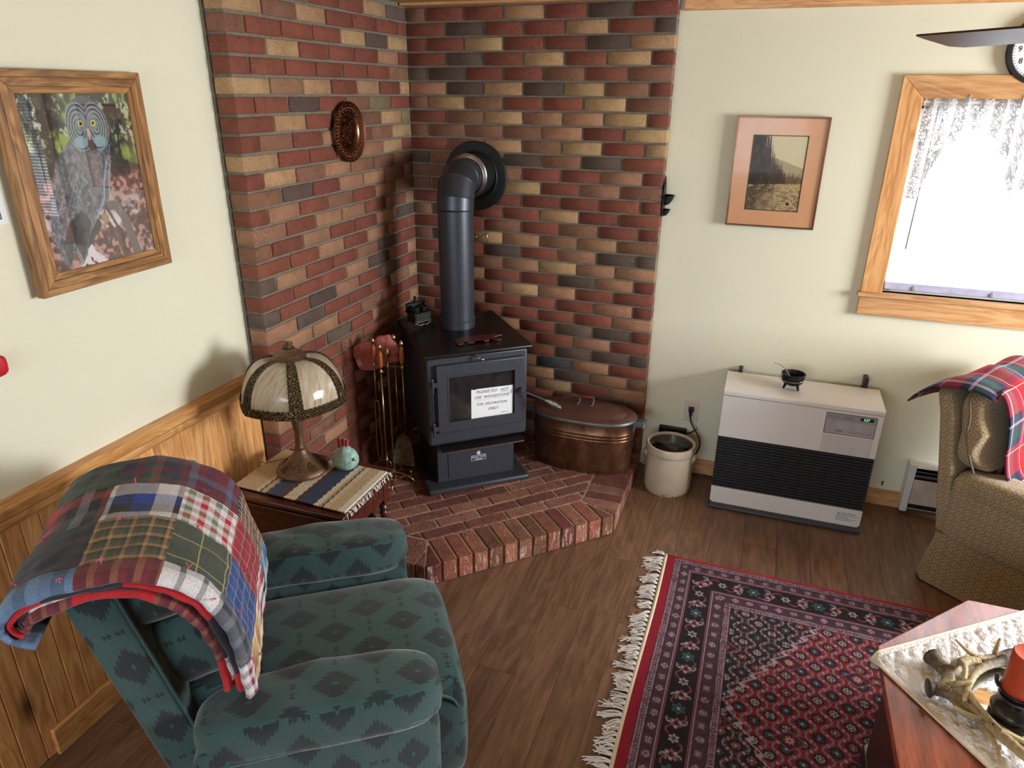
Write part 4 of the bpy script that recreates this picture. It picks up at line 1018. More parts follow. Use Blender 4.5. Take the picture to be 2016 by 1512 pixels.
q = BM(); box(q, (-.046, .026, .073), (.046, .032, .105)); box(q, (-.046, .012, .102), (.046, .034, .106)); tube(q, [(.0, .028, .105), (0, .028, .13)], .006, 8); tube(q, [(-.016, .028, .105), (-.016, .028, .118)], .002, 5); obj('back_shelf', q, IRON, ts)
for x_, y_, r, h_ in ((-.022, -.008, .017, .022), (.018, -.006, .013, .018), (.0, .014, .010, .012)):
    q = BM(); lathe(q, [(0, .0735), (r * .85, .0735), (r, .0735 + h_), (r * 1.08, .0745 + h_), (r * .85, .0735 + h_), (r * .7, .078), (0, .078)], 20, (x_, y_, 0)); obj('pot', q, IRON, ts, smooth='auto')

# ================================================================ COPPER BOILER
bo = thing('copper_wash_boiler', 'oval copper wash boiler with a lid on the right side of the hearth', 'boiler', (1.062, -.190, HZ))
def oval(a, b, n=64, p=.62):
    return [(se(cos(2 * PI * i / n), p) * a, se(sin(2 * PI * i / n), .92) * b) for i in range(n)]
def oval_lathe(q, prof, c, n=72, cap0=True, cap1=True, p=.72):
    rings = []
    for (a, b, z) in prof: rings.append([q.verts.new((c[0] + x, c[1] + y, z)) for x, y in oval(a, b, n, p)])
    for A_, B_ in zip(rings, rings[1:]):
        for i in range(n): q.faces.new((A_[i], A_[(i + 1) % n], B_[(i + 1) % n], B_[i]))
    if cap0: q.faces.new(rings[0][::-1])
    if cap1: q.faces.new(rings[-1])
bc = (1.062, -.190)
pr_ = [(.262, .128, HZ), (.268, .134, HZ + .004)]
for z in (.22, .295): pr_ += [(.272, .139, z)]
for z in (.300, .318, .336): pr_ += [(.273, .140, z - .005), (.2765, .1435, z), (.273, .140, z + .005)]
pr_ += [(.274, .141, .40)]
pr_ = sorted(pr_, key=lambda p: p[2])
q = BM(); oval_lathe(q, pr_, bc); obj('body', q, COPPER, bo, smooth='auto', ang=50)
q = BM(); oval_lathe(q, [(.274, .141, .392), (.283, .150, .394), (.285, .152, .402), (.280, .147, .410), (.272, .139, .410)], bc); obj('rim', q, STEEL, bo, smooth='auto')
lid = BM(); oval_lathe(lid, [(.276, .143, .398), (.279, .146, .412), (.274, .141, .416), (.232, .112, .4175), (.226, .107, .421), (.20, .088, .434), (.14, .052, .446), (.05, .018, .450), (.004, .002, .451)], bc, cap0=False); lid = obj('lid', lid, LIDCOP, bo, smooth='auto', ang=50)
for x_ in (1.03, 1.105):
    q = BM(); tube(q, smooth_path([(x_ - .008, -.205, .448), (x_, -.196, .452), (x_ + .004, -.188, .470), (x_ + .002, -.185, .488)], 4), .0035, 6); lathe(q, [(0, 0), (.012, 0), (.010, .004), (0, .005)], 12, (x_ - .006, -.205, .446)); obj('handle_bracket', q, STEEL, lid, smooth=True)
q = BM(); lathe(q, [(0, 0), (.006, 0), (.0095, .012), (.0085, .03), (.0095, .038), (.0085, .046), (.0095, .062), (.006, .076), (0, .076)], 16, M=Matrix.Translation((1.030, -.186, .488)) @ Matrix.Rotation(PI / 2, 4, 'Y')); obj('lid_handle', q, plain('dark_red_wood', C(110, 40, 30), .35), lid, smooth='auto')
for s_ in (1, -1):
    q = BM(); xx = bc[0] + s_ * .274
    prism(q, [(xx - s_ * .012, .335), (xx + s_ * .004, .335), (xx + s_ * .008, .365), (xx + s_ * .05, .372), (xx + s_ * .058, .385), (xx + s_ * .05, .398), (xx + s_ * .006, .400), (xx - s_ * .012, .39)], -.215, -.165, 'y'); obj('side_bracket', q, STEEL, bo, bevel=.002)
    q = BM(); tube(q, [(xx + s_ * .05, -.235, .385), (xx + s_ * .05, -.145, .385)], .007, 10); sphere(q, (xx + s_ * .05, -.24, .385), .008, 8); obj('side_handle', q, STEEL, bo, smooth=True)

# ================================================================ FIREPLACE TOOLS
tc = Vector((.205, -.755, HZ)); ft = thing('fireplace_tool_stand', 'brass fireplace tool stand on three feet left of the stove', 'tool stand', tc)
q = BM(); lathe(q, [(0, 0), (.006, 0), (.006, .60), (.010, .605), (.010, .62), (.005, .63), (.004, .655), (.010, .665), (.013, .68), (.009, .692), (.005, .70), (.004, .705), (0, .708)], 16, (tc.x, tc.y, HZ + .03)); obj('centre_post', q, BRASS, ft, smooth='auto')
for k_ in range(4):
    a = math.radians(-72 + 90 * k_); q = BM()
    tube(q, smooth_path([(tc.x, tc.y, HZ + .055), (tc.x + .03 * cos(a), tc.y + .03 * sin(a), HZ + .05), (tc.x + .075 * cos(a), tc.y + .075 * sin(a), HZ + .03), (tc.x + .10 * cos(a), tc.y + .10 * sin(a), HZ + .004)], 5), [.008] * 11 + [.007] * 4 + [.010], 8)
    lathe(q, [(0, 0), (.006, .0), (.007, .02), (.004, .03), (.008, .04), (0, .048)], 10, (tc.x + .085 * cos(a), tc.y + .085 * sin(a), HZ + .022)); obj('foot', q, BRASS, ft, smooth=True)
q = BM(); pts = [(tc.x + .06 * cos(math.radians(-27 + 90 * k_)), tc.y + .06 * sin(math.radians(-27 + 90 * k_)), HZ + .042) for k_ in range(4)]
tube(q, pts, .004, 6, closed=True); obj('base_frame', q, BRASS, ft)
q = BM(); prism(q, [(tc.x + .05 * cos(math.radians(18 + 90 * k_)), tc.y + .05 * sin(math.radians(18 + 90 * k_))) for k_ in range(4)], HZ + .03, HZ + .036); obj('base_tile', q, plain('orange_brick_tile', C(170, 96, 66), .6), ft)
q = BM()
for a in (175, 275, 20, 90):
    a = math.radians(a); tube(q, [(tc.x, tc.y, .748), (tc.x + .072 * cos(a), tc.y + .072 * sin(a), .748)], .0028, 6)
    tube(q, [(tc.x + (.072 + .012 * cos(b)) * cos(a) - .012 * sin(b) * sin(a), tc.y + (.072 + .012 * cos(b)) * sin(a) + .012 * sin(b) * cos(a), .748) for b in [math.radians(z_) for z_ in range(-150, 151, 25)]], .0025, 6)
obj('hanger_arm', q, BRASS, ft)
WH = wood('turned_handle', (C(120, 56, 28), C(160, 86, 44), C(186, 112, 62)), .25, 'z', 1, False, coat=.5)
def tool(name, label, ang, kind):
    a = math.radians(ang); x, y = tc.x + .074 * cos(a), tc.y + .074 * sin(a); t = thing(name, label, 'fireplace tool', (x, y, .2), group='brass fireplace tools on the stand')
    q = BM(); lathe(q, [(0, .745), (.009, .747), (.008, .756), (.004, .762), (.006, .772), (0, .774)], 14, (x, y, 0)); obj('ferrule', q, BRASS, t, smooth='auto')
    q = BM(); lathe(q, [(0, .770), (.008, .772), (.0125, .79), (.0125, .825), (.009, .848), (0, .850)], 16, (x, y, 0)); obj('handle', q, WH, t, smooth='auto')
    q = BM(); lathe(q, [(0, .848), (.010, .850), (.006, .856), (.010, .866), (.011, .874), (.007, .884), (.003, .89), (0, .892)], 14, (x, y, 0)); obj('finial', q, BRASS, t, smooth='auto')
    q = BM(); zb = {'poker': .24, 'shovel': .40, 'brush': .30, 'tongs': .55}[kind]; tube(q, [(x, y, zb), (x, y, .75)], .0042, 8)
    obj('shaft', q, BRASS, t, smooth=True)
    q = BM()
    if kind == 'shovel':
        # pan: curved scoop facing the room
        rt = Vector((.83, -.0, 0)).normalized(); nrm = Vector((0, -1, 0))
        def pf_(u, v):
            wdt = .040 + .022 * sm1(v) ; X = (u - .5) * 2 * wdt; Z = .40 - .165 * v - .012 * (1 - (2 * u - 1) ** 2) * (v > .9)
            if v < .25: X *= math.sqrt(max(.05, 1 - ((.25 - v) / .25) ** 2))
            return Vector((x + X, y - .010 - .016 * abs(2 * u - 1) ** 3 - .015 * v * v, Z))
        sm1 = lambda v: v * v * (3 - 2 * v)
        surf(q, 16, 16, pf_); bmesh.ops.solidify(q, geom=q.faces[:], thickness=.0022)
        obj('shovel_pan', q, plain('smoked_pan_steel', C(134, 124, 108), .4, .35, .6, 40), t, smooth='auto', ang=50)
    elif kind == 'poker':
        tube(q, [(x, y, .30), (x, y, .24), (x, y, .205)], [.0045, .004, .001], 8); tube(q, smooth_path([(x, y, .27), (x + .018, y, .262), (x + .022, y, .24)], 4), .003, 6); obj('poker_tip', q, BRASS, t, smooth=True)
    elif kind == 'tongs':
        for s_ in (-1, 1): tube(q, smooth_path([(x, y, .56), (x + s_ * .012, y, .54), (x + s_ * .010, y, .42), (x + s_ * .016, y, .32), (x + s_ * .006, y, .205)], 5), .0032, 6)
        obj('tong_jaws', q, BRASS, t, smooth=True)
    else:
        lathe(q, [(0, .30), (.018, .298), (.02, .285), (.024, .19), (.02, .185), (0, .186)], 20, (x, y, 0)); obj('bristles', q, plain('dark_bristle', C(40, 34, 30), .9, 0, .3, 300, 400, .8), t, smooth='auto')
tool('fireplace_tongs', 'brass tongs with a wooden grip, leftmost tool on the stand', 185, 'tongs')
tool('fireplace_poker', 'brass poker with a wooden grip, front middle tool on the stand', 272, 'poker')
tool('fireplace_shovel', 'brass shovel with a smoked pan, rightmost tool on the stand', 6, 'shovel')
tool('fireplace_brush', 'brass brush with dark bristles at the back of the tool stand', 92, 'brush')
# oven mitt draped over the back of the stand
mt = thing('oven_mitt', 'pink speckled oven mitt hung across the top of the fireplace tools', 'oven mitt', (.13, -.735, .75))
MITT = N('speckled_pink_cotton'); _v = MITT.coord(); _n = MITT.noise(_v, 420, 2); _c = MITT.ramp(_n, [(.42, C(150, 62, 66)), (.56, C(206, 122, 120)), (.7, C(226, 176, 170))])
MITT = MITT.done(_c, .95, 0, MITT.bump(MITT.noise(_v, 60, 3), .6, .006))
q = BM()
Mm = Matrix.Translation((.092, -.700, .775)) @ Matrix.Rotation(math.radians(16), 4, 'Z') @ Matrix.Rotation(math.radians(14), 4, 'Y').inverted()
pillow(q, (-.010, 0, 0), (.082, .022, .074), .55, .55, 40, 24, M=Mm, nz=.014, nsc=18)
pillow(q, (.085, -.008, .030), (.058, .022, .060), .75, .75, 36, 22, M=Mm, nz=.014, nsc=17)
obj('mitt_body', q, MITT, mt, smooth=True)
q = BM(); pillow(q, (0, 0, 0), (.030, .016, .020), .8, .8, 24, 14, M=Mm @ Matrix.Translation((.095, -.012, -.040)), nz=.003, nsc=25); obj('mitt_thumb', q, MITT, mt, smooth=True)
q = BM(); pillow(q, (-.074, -.008, -.022), (.014, .0145, .020), .4, .4, 16, 10, M=Mm); obj('care_label', q, plain('pale_pink_label', C(214, 160, 156), .9), mt, smooth=True)
q = BM(); pillow(q, (-.052, .0, -.070), (.014, .008, .012), .6, .6, 16, 10, M=Mm); obj('hanging_tab', q, plain('navy_cloth', C(34, 40, 60), .9), mt, smooth=True)

# ================================================================ STONEWARE CROCK
t = thing('stoneware_crock', 'cream salt-glazed stoneware crock on the floor beside the hearth', 'crock', (1.528, -.128, 0))
q = BM(); lathe(q, [(.0, .0), (.118, .0), (.122, .006), (.125, .04), (.125, .20), (.1235, .222), (.128, .226), (.1305, .236), (.1305, .262), (.127, .272), (.120, .274), (.114, .270), (.112, .24)], 64, (1.528, -.128, 0)); obj('body', q, STONEW, t, smooth='auto', ang=50)
q = BM(); lathe(q, [(.1125, .262), (.111, .03), (.0, .025)], 48, (1.528, -.128, 0)); obj('glazed_inside', q, CROCKIN, t, smooth=True)
for s_ in (-1, 1):
    q = BM(); pillow(q, (1.528 + s_ * .126, -.132, .196), (.012, .030, .022), .8, .8, 20, 12, fn=lambda p: (p.x * (1.3 if p.z > 0 else .6), p.y, p.z)); obj('ear_handle', q, STONEW, t, smooth=True)

# ================================================================ HEATER
HX0, HX1, HYF, HYB = 1.763, 2.480, -.235, .030
ht = thing('kerosene_heater', 'white wall heater with a dark ribbed grille and small green display', 'heater', (2.12, -.11, 0))
q = BM(); box(q, (HX0 - .006, HYF - .030, .0), (HX1 + .006, HYB, .020)); obj('floor_tray', q, DARKG, ht, bevel=.008, bseg=3)
q = BM(); prism(q, [(HX0 + .012, .020), (HX1 - .012, .020), (HX1, .032), (HX1, .115), (HX0, .115), (HX0, .032)], HYF, HYB, 'y'); obj('lower_panel', q, WHITEP, ht, bevel=.002)
q = BM(); box(q, (HX0 + .004, HYF + .014, .113), (HX1 - .004, HYB, .402)); obj('grille_back', q, RUBBER, ht)
rib = bpy.data.meshes.new('grille_slat'); q = BM(); prism(q, [(HYF + .004, .003), (HYF - .002, .0065), (HYF - .002, .0095), (HYF + .02, .0125), (HYB, .0125), (HYB, .003)], HX0 - 2.12, HX1 - 2.12, 'x'); bmesh.ops.recalc_face_normals(q, faces=q.faces[:])
for v in q.verts: v.co.y += .11
q.to_mesh(rib); q.free(); rib.materials.append(DARKG)
for i in range(18):
    o = bpy.data.objects.new('grille_slat', rib); link(o, ht); o.location = (0, 0, .1145 + i * .0160)
q = BM(); prism(q, [(HYF, .402), (HYF, .624), (HYB, .624), (HYB, .402)], HX0, HX1, 'x'); obj('upper_panel', q, WHITEP, ht, bevel=.002)
q = BM(); prism(q, [(HYF - .004, .6265), (HYF - .004, .648), (HYF + .004, .652), (HYB, .656), (HYB, .6265)], HX0 - .002, HX1 + .002, 'x'); obj('top_cover', q, WHITEP, ht, bevel=.004, bseg=3)
cp = BM(); box(cp, (2.238, HYF - .0015, .506), (2.453, HYF + .004, .610)); cp = obj('control_panel', cp, GREYP, ht, bevel=.001)
q = BM(); box(q, (2.236, HYF - .0010, .504), (2.455, HYF + .003, .612)); obj('panel_edge', q, RUBBER, ht, bevel=.001)
q = BM(); box(q, (2.240, HYF - .0025, .508), (2.451, HYF, .5755)); obj('panel_door', q, plain('pale_grey_flap', C(172, 166, 170), .35), cp, bevel=.001)
q = BM(); box(q, (2.384, HYF - .0022, .588), (2.440, HYF, .604)); obj('display', q, RUBBER, cp)
text('2:27', .0145, GREEN, cp, M3((2.410, HYF - .0026, .596), XB, ZB), name='digits')
text('MPI', .0185, DARKPRINT, cp, M3((2.304, HYF - .0028, .5235), XB, ZB))
text('MONITOR 441', .0165, plain('silver_print', C(128, 122, 126), .4), cp, M3((2.390, HYF - .0028, .5225), XB, ZB))
q = BM()
for i in range(3): box(q, (2.250 + i * .016, HYF - .0022, .597), (2.259 + i * .016, HYF, .5985)); box(q, (2.250 + i * .016, HYF - .0022, .590), (2.259 + i * .016, HYF, .5915))
for z_ in (.597, .590): box(q, (2.315, HYF - .0022, z_), (2.352, HYF, z_ + .0015))
obj('button_marks', q, DARKPRINT, cp)
lm = bpy.data.meshes.new('louvre'); q = BM(); box(q, (-.110, -.0016, 0), (.110, .001, .0058)); q.to_mesh(lm); q.free(); lm.materials.append(plain('louvre_shadow_grey', C(196, 188, 188), .4))
for i in range(9):
    o = bpy.data.objects.new('louvre', lm); link(o, ht); o.location = Vector((2.345, HYF, .409 + i * .0102)) - OFF[ht.name]
text('CAUTION', .0150, DARKPRINT, ht, M3((2.420, HYF - .0004, .086), XB, ZB))
q = BM(); r_ = random.Random(6)   # four lines of print too small to read
for i, ln in enumerate((.098, .056, .092, .080)):
    x_ = 2.366
    while x_ < 2.366 + ln: l_ = r_.uniform(.004, .011); box(q, (x_, HYF - .0004, .0735 - i * .0085), (min(x_ + l_, 2.366 + ln), HYF, .0757 - i * .0085)); x_ += l_ + .0016
obj('fine_print', q, DARKPRINT, ht)['kind'] = 'stuff'
q = BM(); prism(q, [(2.372, .081), (2.382, .081), (2.377, .0905)], HYF - .0004, HYF, 'y'); obj('warning_triangle', q, DARKPRINT, ht)
for x_ in (1.815, 2.405): q = BM(); box(q, (x_, HYB - .004, .60), (x_ + .020, .0885, .705 if x_ > 2 else .672)); obj('wall_bracket', q, RUBBER, ht, bevel=.002)
# cauldron on the heater
ct = thing('cast_iron_cauldron', 'tiny black cast-iron cauldron with feet on top of the white heater', 'cauldron', (2.072, -.105, .655))
kc = (2.072, -.105, .655)
q = BM(); lathe(q, [(0, .020), (.025, .021), (.046, .034), (.054, .052), (.052, .066), (.0505, .072), (.0555, .076), (.057, .080), (.051, .081), (.047, .072), (.048, .052), (.036, .036), (0, .030)], 40, kc); obj('bowl', q, IRON, ct, smooth='auto', ang=50)
for a in (200, 320, 80):
    a = math.radians(a); q = BM(); tube(q, [(kc[0] + .030 * cos(a), kc[1] + .030 * sin(a), kc[2] + .030), (kc[0] + .040 * cos(a), kc[1] + .040 * sin(a), kc[2] + .001)], [.008, .0045], 8); obj('foot', q, IRON, ct, smooth=True)
q = BM(); tube(q, smooth_path([(kc[0] - .056, kc[1], kc[2] + .072), (kc[0] - .064, kc[1] - .02, kc[2] + .058), (kc[0] - .04, kc[1] - .052, kc[2] + .052), (kc[0] + .02, kc[1] - .064, kc[2] + .055), (kc[0] + .052, kc[1] - .035, kc[2] + .065), (kc[0] + .057, kc[1], kc[2] + .073)], 6), .0014, 6); obj('bail_handle', q, CHROME, ct, smooth=True)
q = BM(); tube(q, smooth_path([(2.056, -.10, .715), (2.034, -.085, .742), (2.008, -.072, .757), (1.985, -.066, .762)], 5), [.0022] * 16, 6); sphere(q, (2.060, -.103, .712), .010, 10, (1.4, 1, .4)); sphere(q, (1.983, -.066, .763), .0035, 8); tag(obj('small_spoon', q, CHROME, smooth=True), 'small silver spoon leaning in the black cauldron on the heater', 'spoon')
# baseboard convector
bh = thing('baseboard_heater', 'white metal baseboard heater on the back wall behind the beige armchair', 'baseboard heater', (3.6, .05, 0))
q = BM(); box(q, (2.70, .022, .248), (4.7, .0895, .272)); prism(q, [(.022, .248), (.022, .272), (.03, .28), (.0895, .29), (.0895, .27)], 2.70, 4.7, 'x'); obj('hood', q, WHITEP, bh, bevel=.003)
q = BM(); box(q, (2.688, .016, .018), (2.722, .0895, .288)); obj('end_cap', q, WHITEP, bh, bevel=.004)
q = BM(); box(q, (2.724, .020, .065), (4.7, .026, .205)); obj('front_panel', q, plain('cream_metal', C(200, 186, 172), .4), bh, bevel=.002)
q = BM(); box(q, (2.724, .060, .02), (4.7, .0895, .25)); obj('core', q, plain('dark_interior', C(14, 15, 20), .6), bh)
q = BM(); box(q, (2.724, .030, .215), (4.7, .034, .228)); obj('damper_flap', q, STEEL, bh)
q = BM(); lathe(q, [(0, 0), (.006, 0), (.005, .006), (0, .006)], 10, M=Matrix.Translation((2.600, .089, .128)) @ Matrix.Rotation(PI / 2, 4, 'X')); tube(q, [(2.600, .084, .124), (2.598, .080, .112)], .0035, 6); tag(obj('wall_nail', q, plain('dark_nail', C(70, 46, 34), .6)), 'small dark hook low on the wall between heater and armchair', 'nail')

# ================================================================ END TABLE
TZ = .565; tx0, tx1, ty0, ty1 = .045, .555, -1.745, -1.350
et = thing('end_table', 'dark cherry drop-leaf end table with turned legs beside the hearth', 'table', (.30, -1.55, 0))
q = BM(); box(q, (tx0, ty0, TZ - .020), (tx1, ty1, TZ)); obj('table_top', q, CHERRY, et, bevel=.007, bseg=3)
q = BM(); box(q, (tx0 + .035, ty0 + .03, TZ - .125), (tx1 - .028, ty1 - .03, TZ - .021)); obj('apron', q, CHERRY, et, bevel=.002)
q = BM(); box(q, (tx1 - .0285, ty0 + .075, TZ - .112), (tx1 - .018, ty1 - .075, TZ - .035)); obj('drawer_front', q, CHERRY, et, bevel=.003)
# hanging semicircular leaf on the front edge
n_ = 24; pts = [(tx0 + .012, TZ - .026), (tx1 - .012, TZ - .026)]
for i in range(n_ + 1):
    a = -PI * i / n_; pts.append(((tx0 + tx1) / 2 + (tx1 - tx0 - .024) / 2 * cos(a), TZ - .040 + .205 * sin(a)))
q = BM(); prism(q, pts, ty0 + .002, ty0 + .019, 'y'); obj('drop_leaf', q, CHERRY, et, bevel=.003)
for x_ in (tx0 + .05, tx1 - .043):
    for y_ in (ty0 + .048, ty1 - .045):
        q = BM(); box(q, (x_ - .019, y_ - .019, TZ - .14), (x_ + .019, y_ + .019, TZ - .022))
        lathe(q, [(0, .0), (.011, 0), (.015, .03), (.010, .05), (.014, .06), (.018, .12), (.021, .20), (.018, .30), (.013, .36), (.019, .375), (.012, .385), (.019, .40), (.013, .41), (.018, .425), (.018, .43)], 20, (x_, y_, 0)); obj('leg', q, CHERRY, et, smooth='auto', ang=40)
t = thing('galvanised_tub', 'grey galvanised metal tub standing under the end table', 'tub', (.40, -1.52, 0))
q = BM(); lathe(q, [(0, 0), (.095, 0), (.105, .02), (.128, .36), (.136, .37), (.136, .38), (.128, .378), (.124, .36), (.10, .03), (0, .025)], 40, (.40, -1.53, 0)); lathe(q, [(.118, .20), (.122, .205), (.119, .21)], 40, (.40, -1.53, 0)); obj('body', q, STEEL, t, smooth='auto')
# rag mat
RAG = vcol('woven_rag', .95, 300, .7, bd=.004)
mt_ = thing('striped_rag_mat', 'cream, blue and brown striped rag mat with white fringe on the end table', 'mat', (.29, -1.55, TZ))
mw, mh = .505, .315
def ragc(X, Y):
    bands = [(.0, C(206, 182, 146)), (.105, C(226, 214, 190)), (.118, C(120, 104, 92)), (.128, C(206, 182, 146)), (.150, C(74, 82, 112)), (.215, C(112, 74, 66)), (.235, C(226, 214, 196)), (.285, C(96, 66, 62)), (.30, C(66, 78, 112)), (.37, C(232, 222, 200)), (.39, C(206, 184, 150)), (.402, C(110, 100, 96)), (.410, C(224, 208, 180)), (.43, C(206, 184, 152)), (.475, C(236, 230, 216))]
    Xn = X + .002 * np.sin(Y * 200 + X * 90); col = np.ones(X.shape + (3,)) * np.array(bands[0][1])
    for p, c in bands: col = np.where((Xn > p)[..., None], np.array(c), col)
    tw = .82 + .3 * fbm(X * 3, Y, 180, 2, 8); return col * tw[..., None]
def ragp(X, Y):
    x = tx0 - .003 + X; y = ty1 - .032 - Y - .02 * X / mw
    drop = np.clip(tx0 - x, 0, 1)
    z = TZ + .0045 + .0012 * np.sin(Y * 520) * np.sin(X * 420) + .001 * fbm(X, Y, 20, 2, 4)
    return x, y, z
o = colour_grid('woven_field', mw, mh, 170, 110, ragc, ragp, RAG, mt_)
sd = o.modifiers.new('s', 'SOLIDIFY'); sd.thickness = .005; sd.offset = 1
q = BM(); r_ = random.Random(5)
for i in range(46):
    Y = i / 45 * mh; x, y, z = tx0 - .003 + mw, ty1 - .032 - Y - .02, TZ + .004; ll = r_.uniform(.025, .045); dy = r_.uniform(-.012, .012)
    xe = x + ll * .6; tube(q, smooth_path([(x - .004, y, z), (x + ll * .3, y + dy * .4, z + .003), (min(xe, tx1 + .004), y + dy, z - (.0 if xe < tx1 else .004)), (min(x + ll, tx1 + .010), y + dy * 1.4, z - (.001 if x + ll < tx1 else .016))], 3), .0013, 4)
obj('fringe', q, CANVAS, mt_)['kind'] = 'stuff'

# ================================================================ TABLE LAMP
LX, LY = .222, -1.508; L0 = TZ + .0118
lp = thing('table_lamp', 'bronze table lamp with a domed caramel slag-glass shade on the end table', 'lamp', (LX, LY, L0))
def reed(k, amp): return lambda th, r, z: r * (1 + amp * cos(th * k))
q = BM(); lathe(q, [(0, 0), (.098, 0), (.102, .004), (.100, .012), (.090, .024), (.066, .042), (.044, .060), (.030, .078), (.022, .092), (.0205, .098), (.023, .101), (.019, .106)], 96, (LX, LY, L0), fn=lambda th, r, z: r * (1 + .020 * (abs(cos(th * 4)) ** 6) * (z < .09) * (z > .006)))
base = obj('base', q, BRONZE2, lp, smooth='auto', ang=60)
q = BM()
for k_ in range(8):
    a = (k_ + .5) * PI / 4
    for j in range(-3, 4):
        p0 = (.088, .026); path = []
        for t_ in np.linspace(0, 1, 7):
            rr = .092 - .036 * t_; zz = .022 + .030 * t_ ** 1.1; aa = a + j * .075 * sin(PI * (.25 + .75 * t_)) ; path.append((LX + rr * cos(aa), LY + rr * sin(aa), L0 + zz + .0015))
        tube(q, path, .0016, 5)
obj('shell_relief', q, BRONZE2, base, smooth=True)['kind'] = 'stuff'
q = BM(); lathe(q, [(.019, .104), (.0165, .12), (.017, .17), (.021, .215), (.026, .245), (.030, .262), (.0285, .272), (.022, .285), (.019, .295), (.012, .31), (.006, .33), (.006, .48)], 48, (LX, LY, L0), fn=lambda th, r, z: r * (1 + .07 * sin(th * 5 + z * 60) * (z < .26)))
obj('stem', q, BRONZE2, lp, smooth='auto', ang=60)
q = BM()
for k_ in range(4):
    a = k_ * PI / 2 + .5; tube(q, smooth_path([(LX + .024 * cos(a), LY + .024 * sin(a), L0 + .235), (LX + .036 * cos(a), LY + .036 * sin(a), L0 + .262), (LX + .028 * cos(a + .3), LY + .028 * sin(a + .3), L0 + .282)], 4), .005, 6)
obj('leaf_collar', q, BRONZE2, lp, smooth=True)
# shade: eight bent panels
SZ = .893; ST = 1.060
def sh_r(t): # t 0 top .. 1 rim
    return .046 + (.203 - .046) * (sin(t * PI / 2 * .98) ** .88)
def sh_z(t): return ST - (ST - SZ) * (1 - cos(t * PI / 2)) ** 1.12 
def octr(th, soft=.42):
    k = (th % (PI / 3)) - PI / 6; f = cos(PI / 6) / cos(k); return 1 - soft * (1 - f) * 0 + soft * (f - 1)
SLAG = N('caramel_slag_glass')
def _slag():
    m = SLAG; v = m.coord('UV'); a = m.noise(m.mapv(v, (26, 3.4, 1)), 1.6, 5, .6, 1.4); b = m.noise(m.mapv(v, (60, 9, 1)), 1.2, 3, .6, .8)
    c = m.ramp(m.math('ADD', m.math('MULTIPLY', a, .75), m.math('MULTIPLY', b, .25)), [(.30, C(184, 148, 104)), (.42, C(218, 200, 168)), (.56, C(236, 228, 212)), (.7, C(210, 182, 142))])
    return m.done(c, .12, 0, m.bump(a, .25, .004), Coat_Weight=.6, Coat_Roughness=.05, Subsurface_Weight=.15)
SLAG = _slag()
NP = 6; off_ = math.radians(-51)   # a rib faces the camera's lower right, as photographed
def shp(th, t, out=0):
    r = sh_r(t) * octr(th - off_) + out; return Vector((LX + r * cos(th), LY + r * sin(th), sh_z(t) + out * .3))
for k_ in range(NP):
    th0 = off_ + k_ * PI / 3; q = BM()
    surf(q, 10, 16, lambda u, v: shp(th0 + u * PI / 3 * .999, .06 + v * .93), lambda u, v: (u * .13 * (.4 + v) + k_ * .37, v * .25))
    bmesh.ops.solidify(q, geom=q.faces[:], thickness=.003); obj('glass_panel', q, SLAG, lp, smooth=True)
for k_ in range(NP):
    th0 = off_ + k_ * PI / 3; q = BM()
    def ribf(u, v):
        t = .04 + .94 * v; wd_ = (.085 + .085 * v * v + .014 * abs(sin(v * 46))) ; th = th0 + (u - .5) * 2 * wd_ / (.30 + .70 * v) * (.75)
        h_ = .0035 + .0028 * abs(sin(v * 62 + abs(u - .5) * 9)) * (1 - abs(2 * u - 1) ** 3)
        return shp(th, t, h_ if 0 < u < 1 else .0015)
    surf(q, 10, 90, ribf); bmesh.ops.solidify(q, geom=q.faces[:], thickness=.0015); obj('filigree_rib', q, BRONZE, lp, smooth=True)
q = BM()
def rimf(u, v):
    th = off_ + u * 2 * PI; sc = .028 + .010 * abs(sin(th * 4 * 5.5)); t = 1.0 - (1 - v) * .075 * (1 + .35 * abs(sin(th * 32)))
    p = shp(th, min(t, 1.0), .0042 + .002 * abs(sin(th * 40 + v * 9)) * (v < .9)); p.z -= .008 * max(0, v - .55) / .45
    return p
surf(q, 288, 10, rimf, closed_u=True); bmesh.ops.solidify(q, geom=q.faces[:], thickness=.002); obj('filigree_rim', q, BRONZE, lp, smooth=True)
q = BM(); lathe(q, [(.082, ST - .016), (.076, ST - .008), (.066, ST - .002), (.058, ST + .002), (.060, ST + .007), (.053, ST + .011), (.054, ST + .016), (.044, ST + .022), (.028, ST + .030), (.024, ST + .036), (0, ST + .038)], 48, (LX, LY, 0)); obj('shade_cap', q, BRONZE2, lp, smooth='auto')
q = BM(); lathe(q, [(0, ST + .036), (.010, ST + .038), (.018, ST + .046), (.019, ST + .052), (.013, ST + .060), (.004, ST + .063), (0, ST + .063)], 24, (LX, LY, 0), fn=lambda th, r, z: r * (1 + .15 * sin(th * 6))); obj('finial', q, BRONZE, lp, smooth=True)
q = BM(); tube(q, smooth_path([(LX - .085, LY + .03, L0 + .012), (LX - .11, LY + .035, L0 + .010), (LX - .135, LY + .02, L0 + .006), (LX - .17, LY - .01, L0 + .004), (LX - .20, LY - .01, L0 - .002), (LX - .215, LY + .0, L0 - .06)], 6), .0022, 6)
obj('lamp_cord', q, plain('brown_cord', C(112, 84, 56), .5), lp, smooth=True)

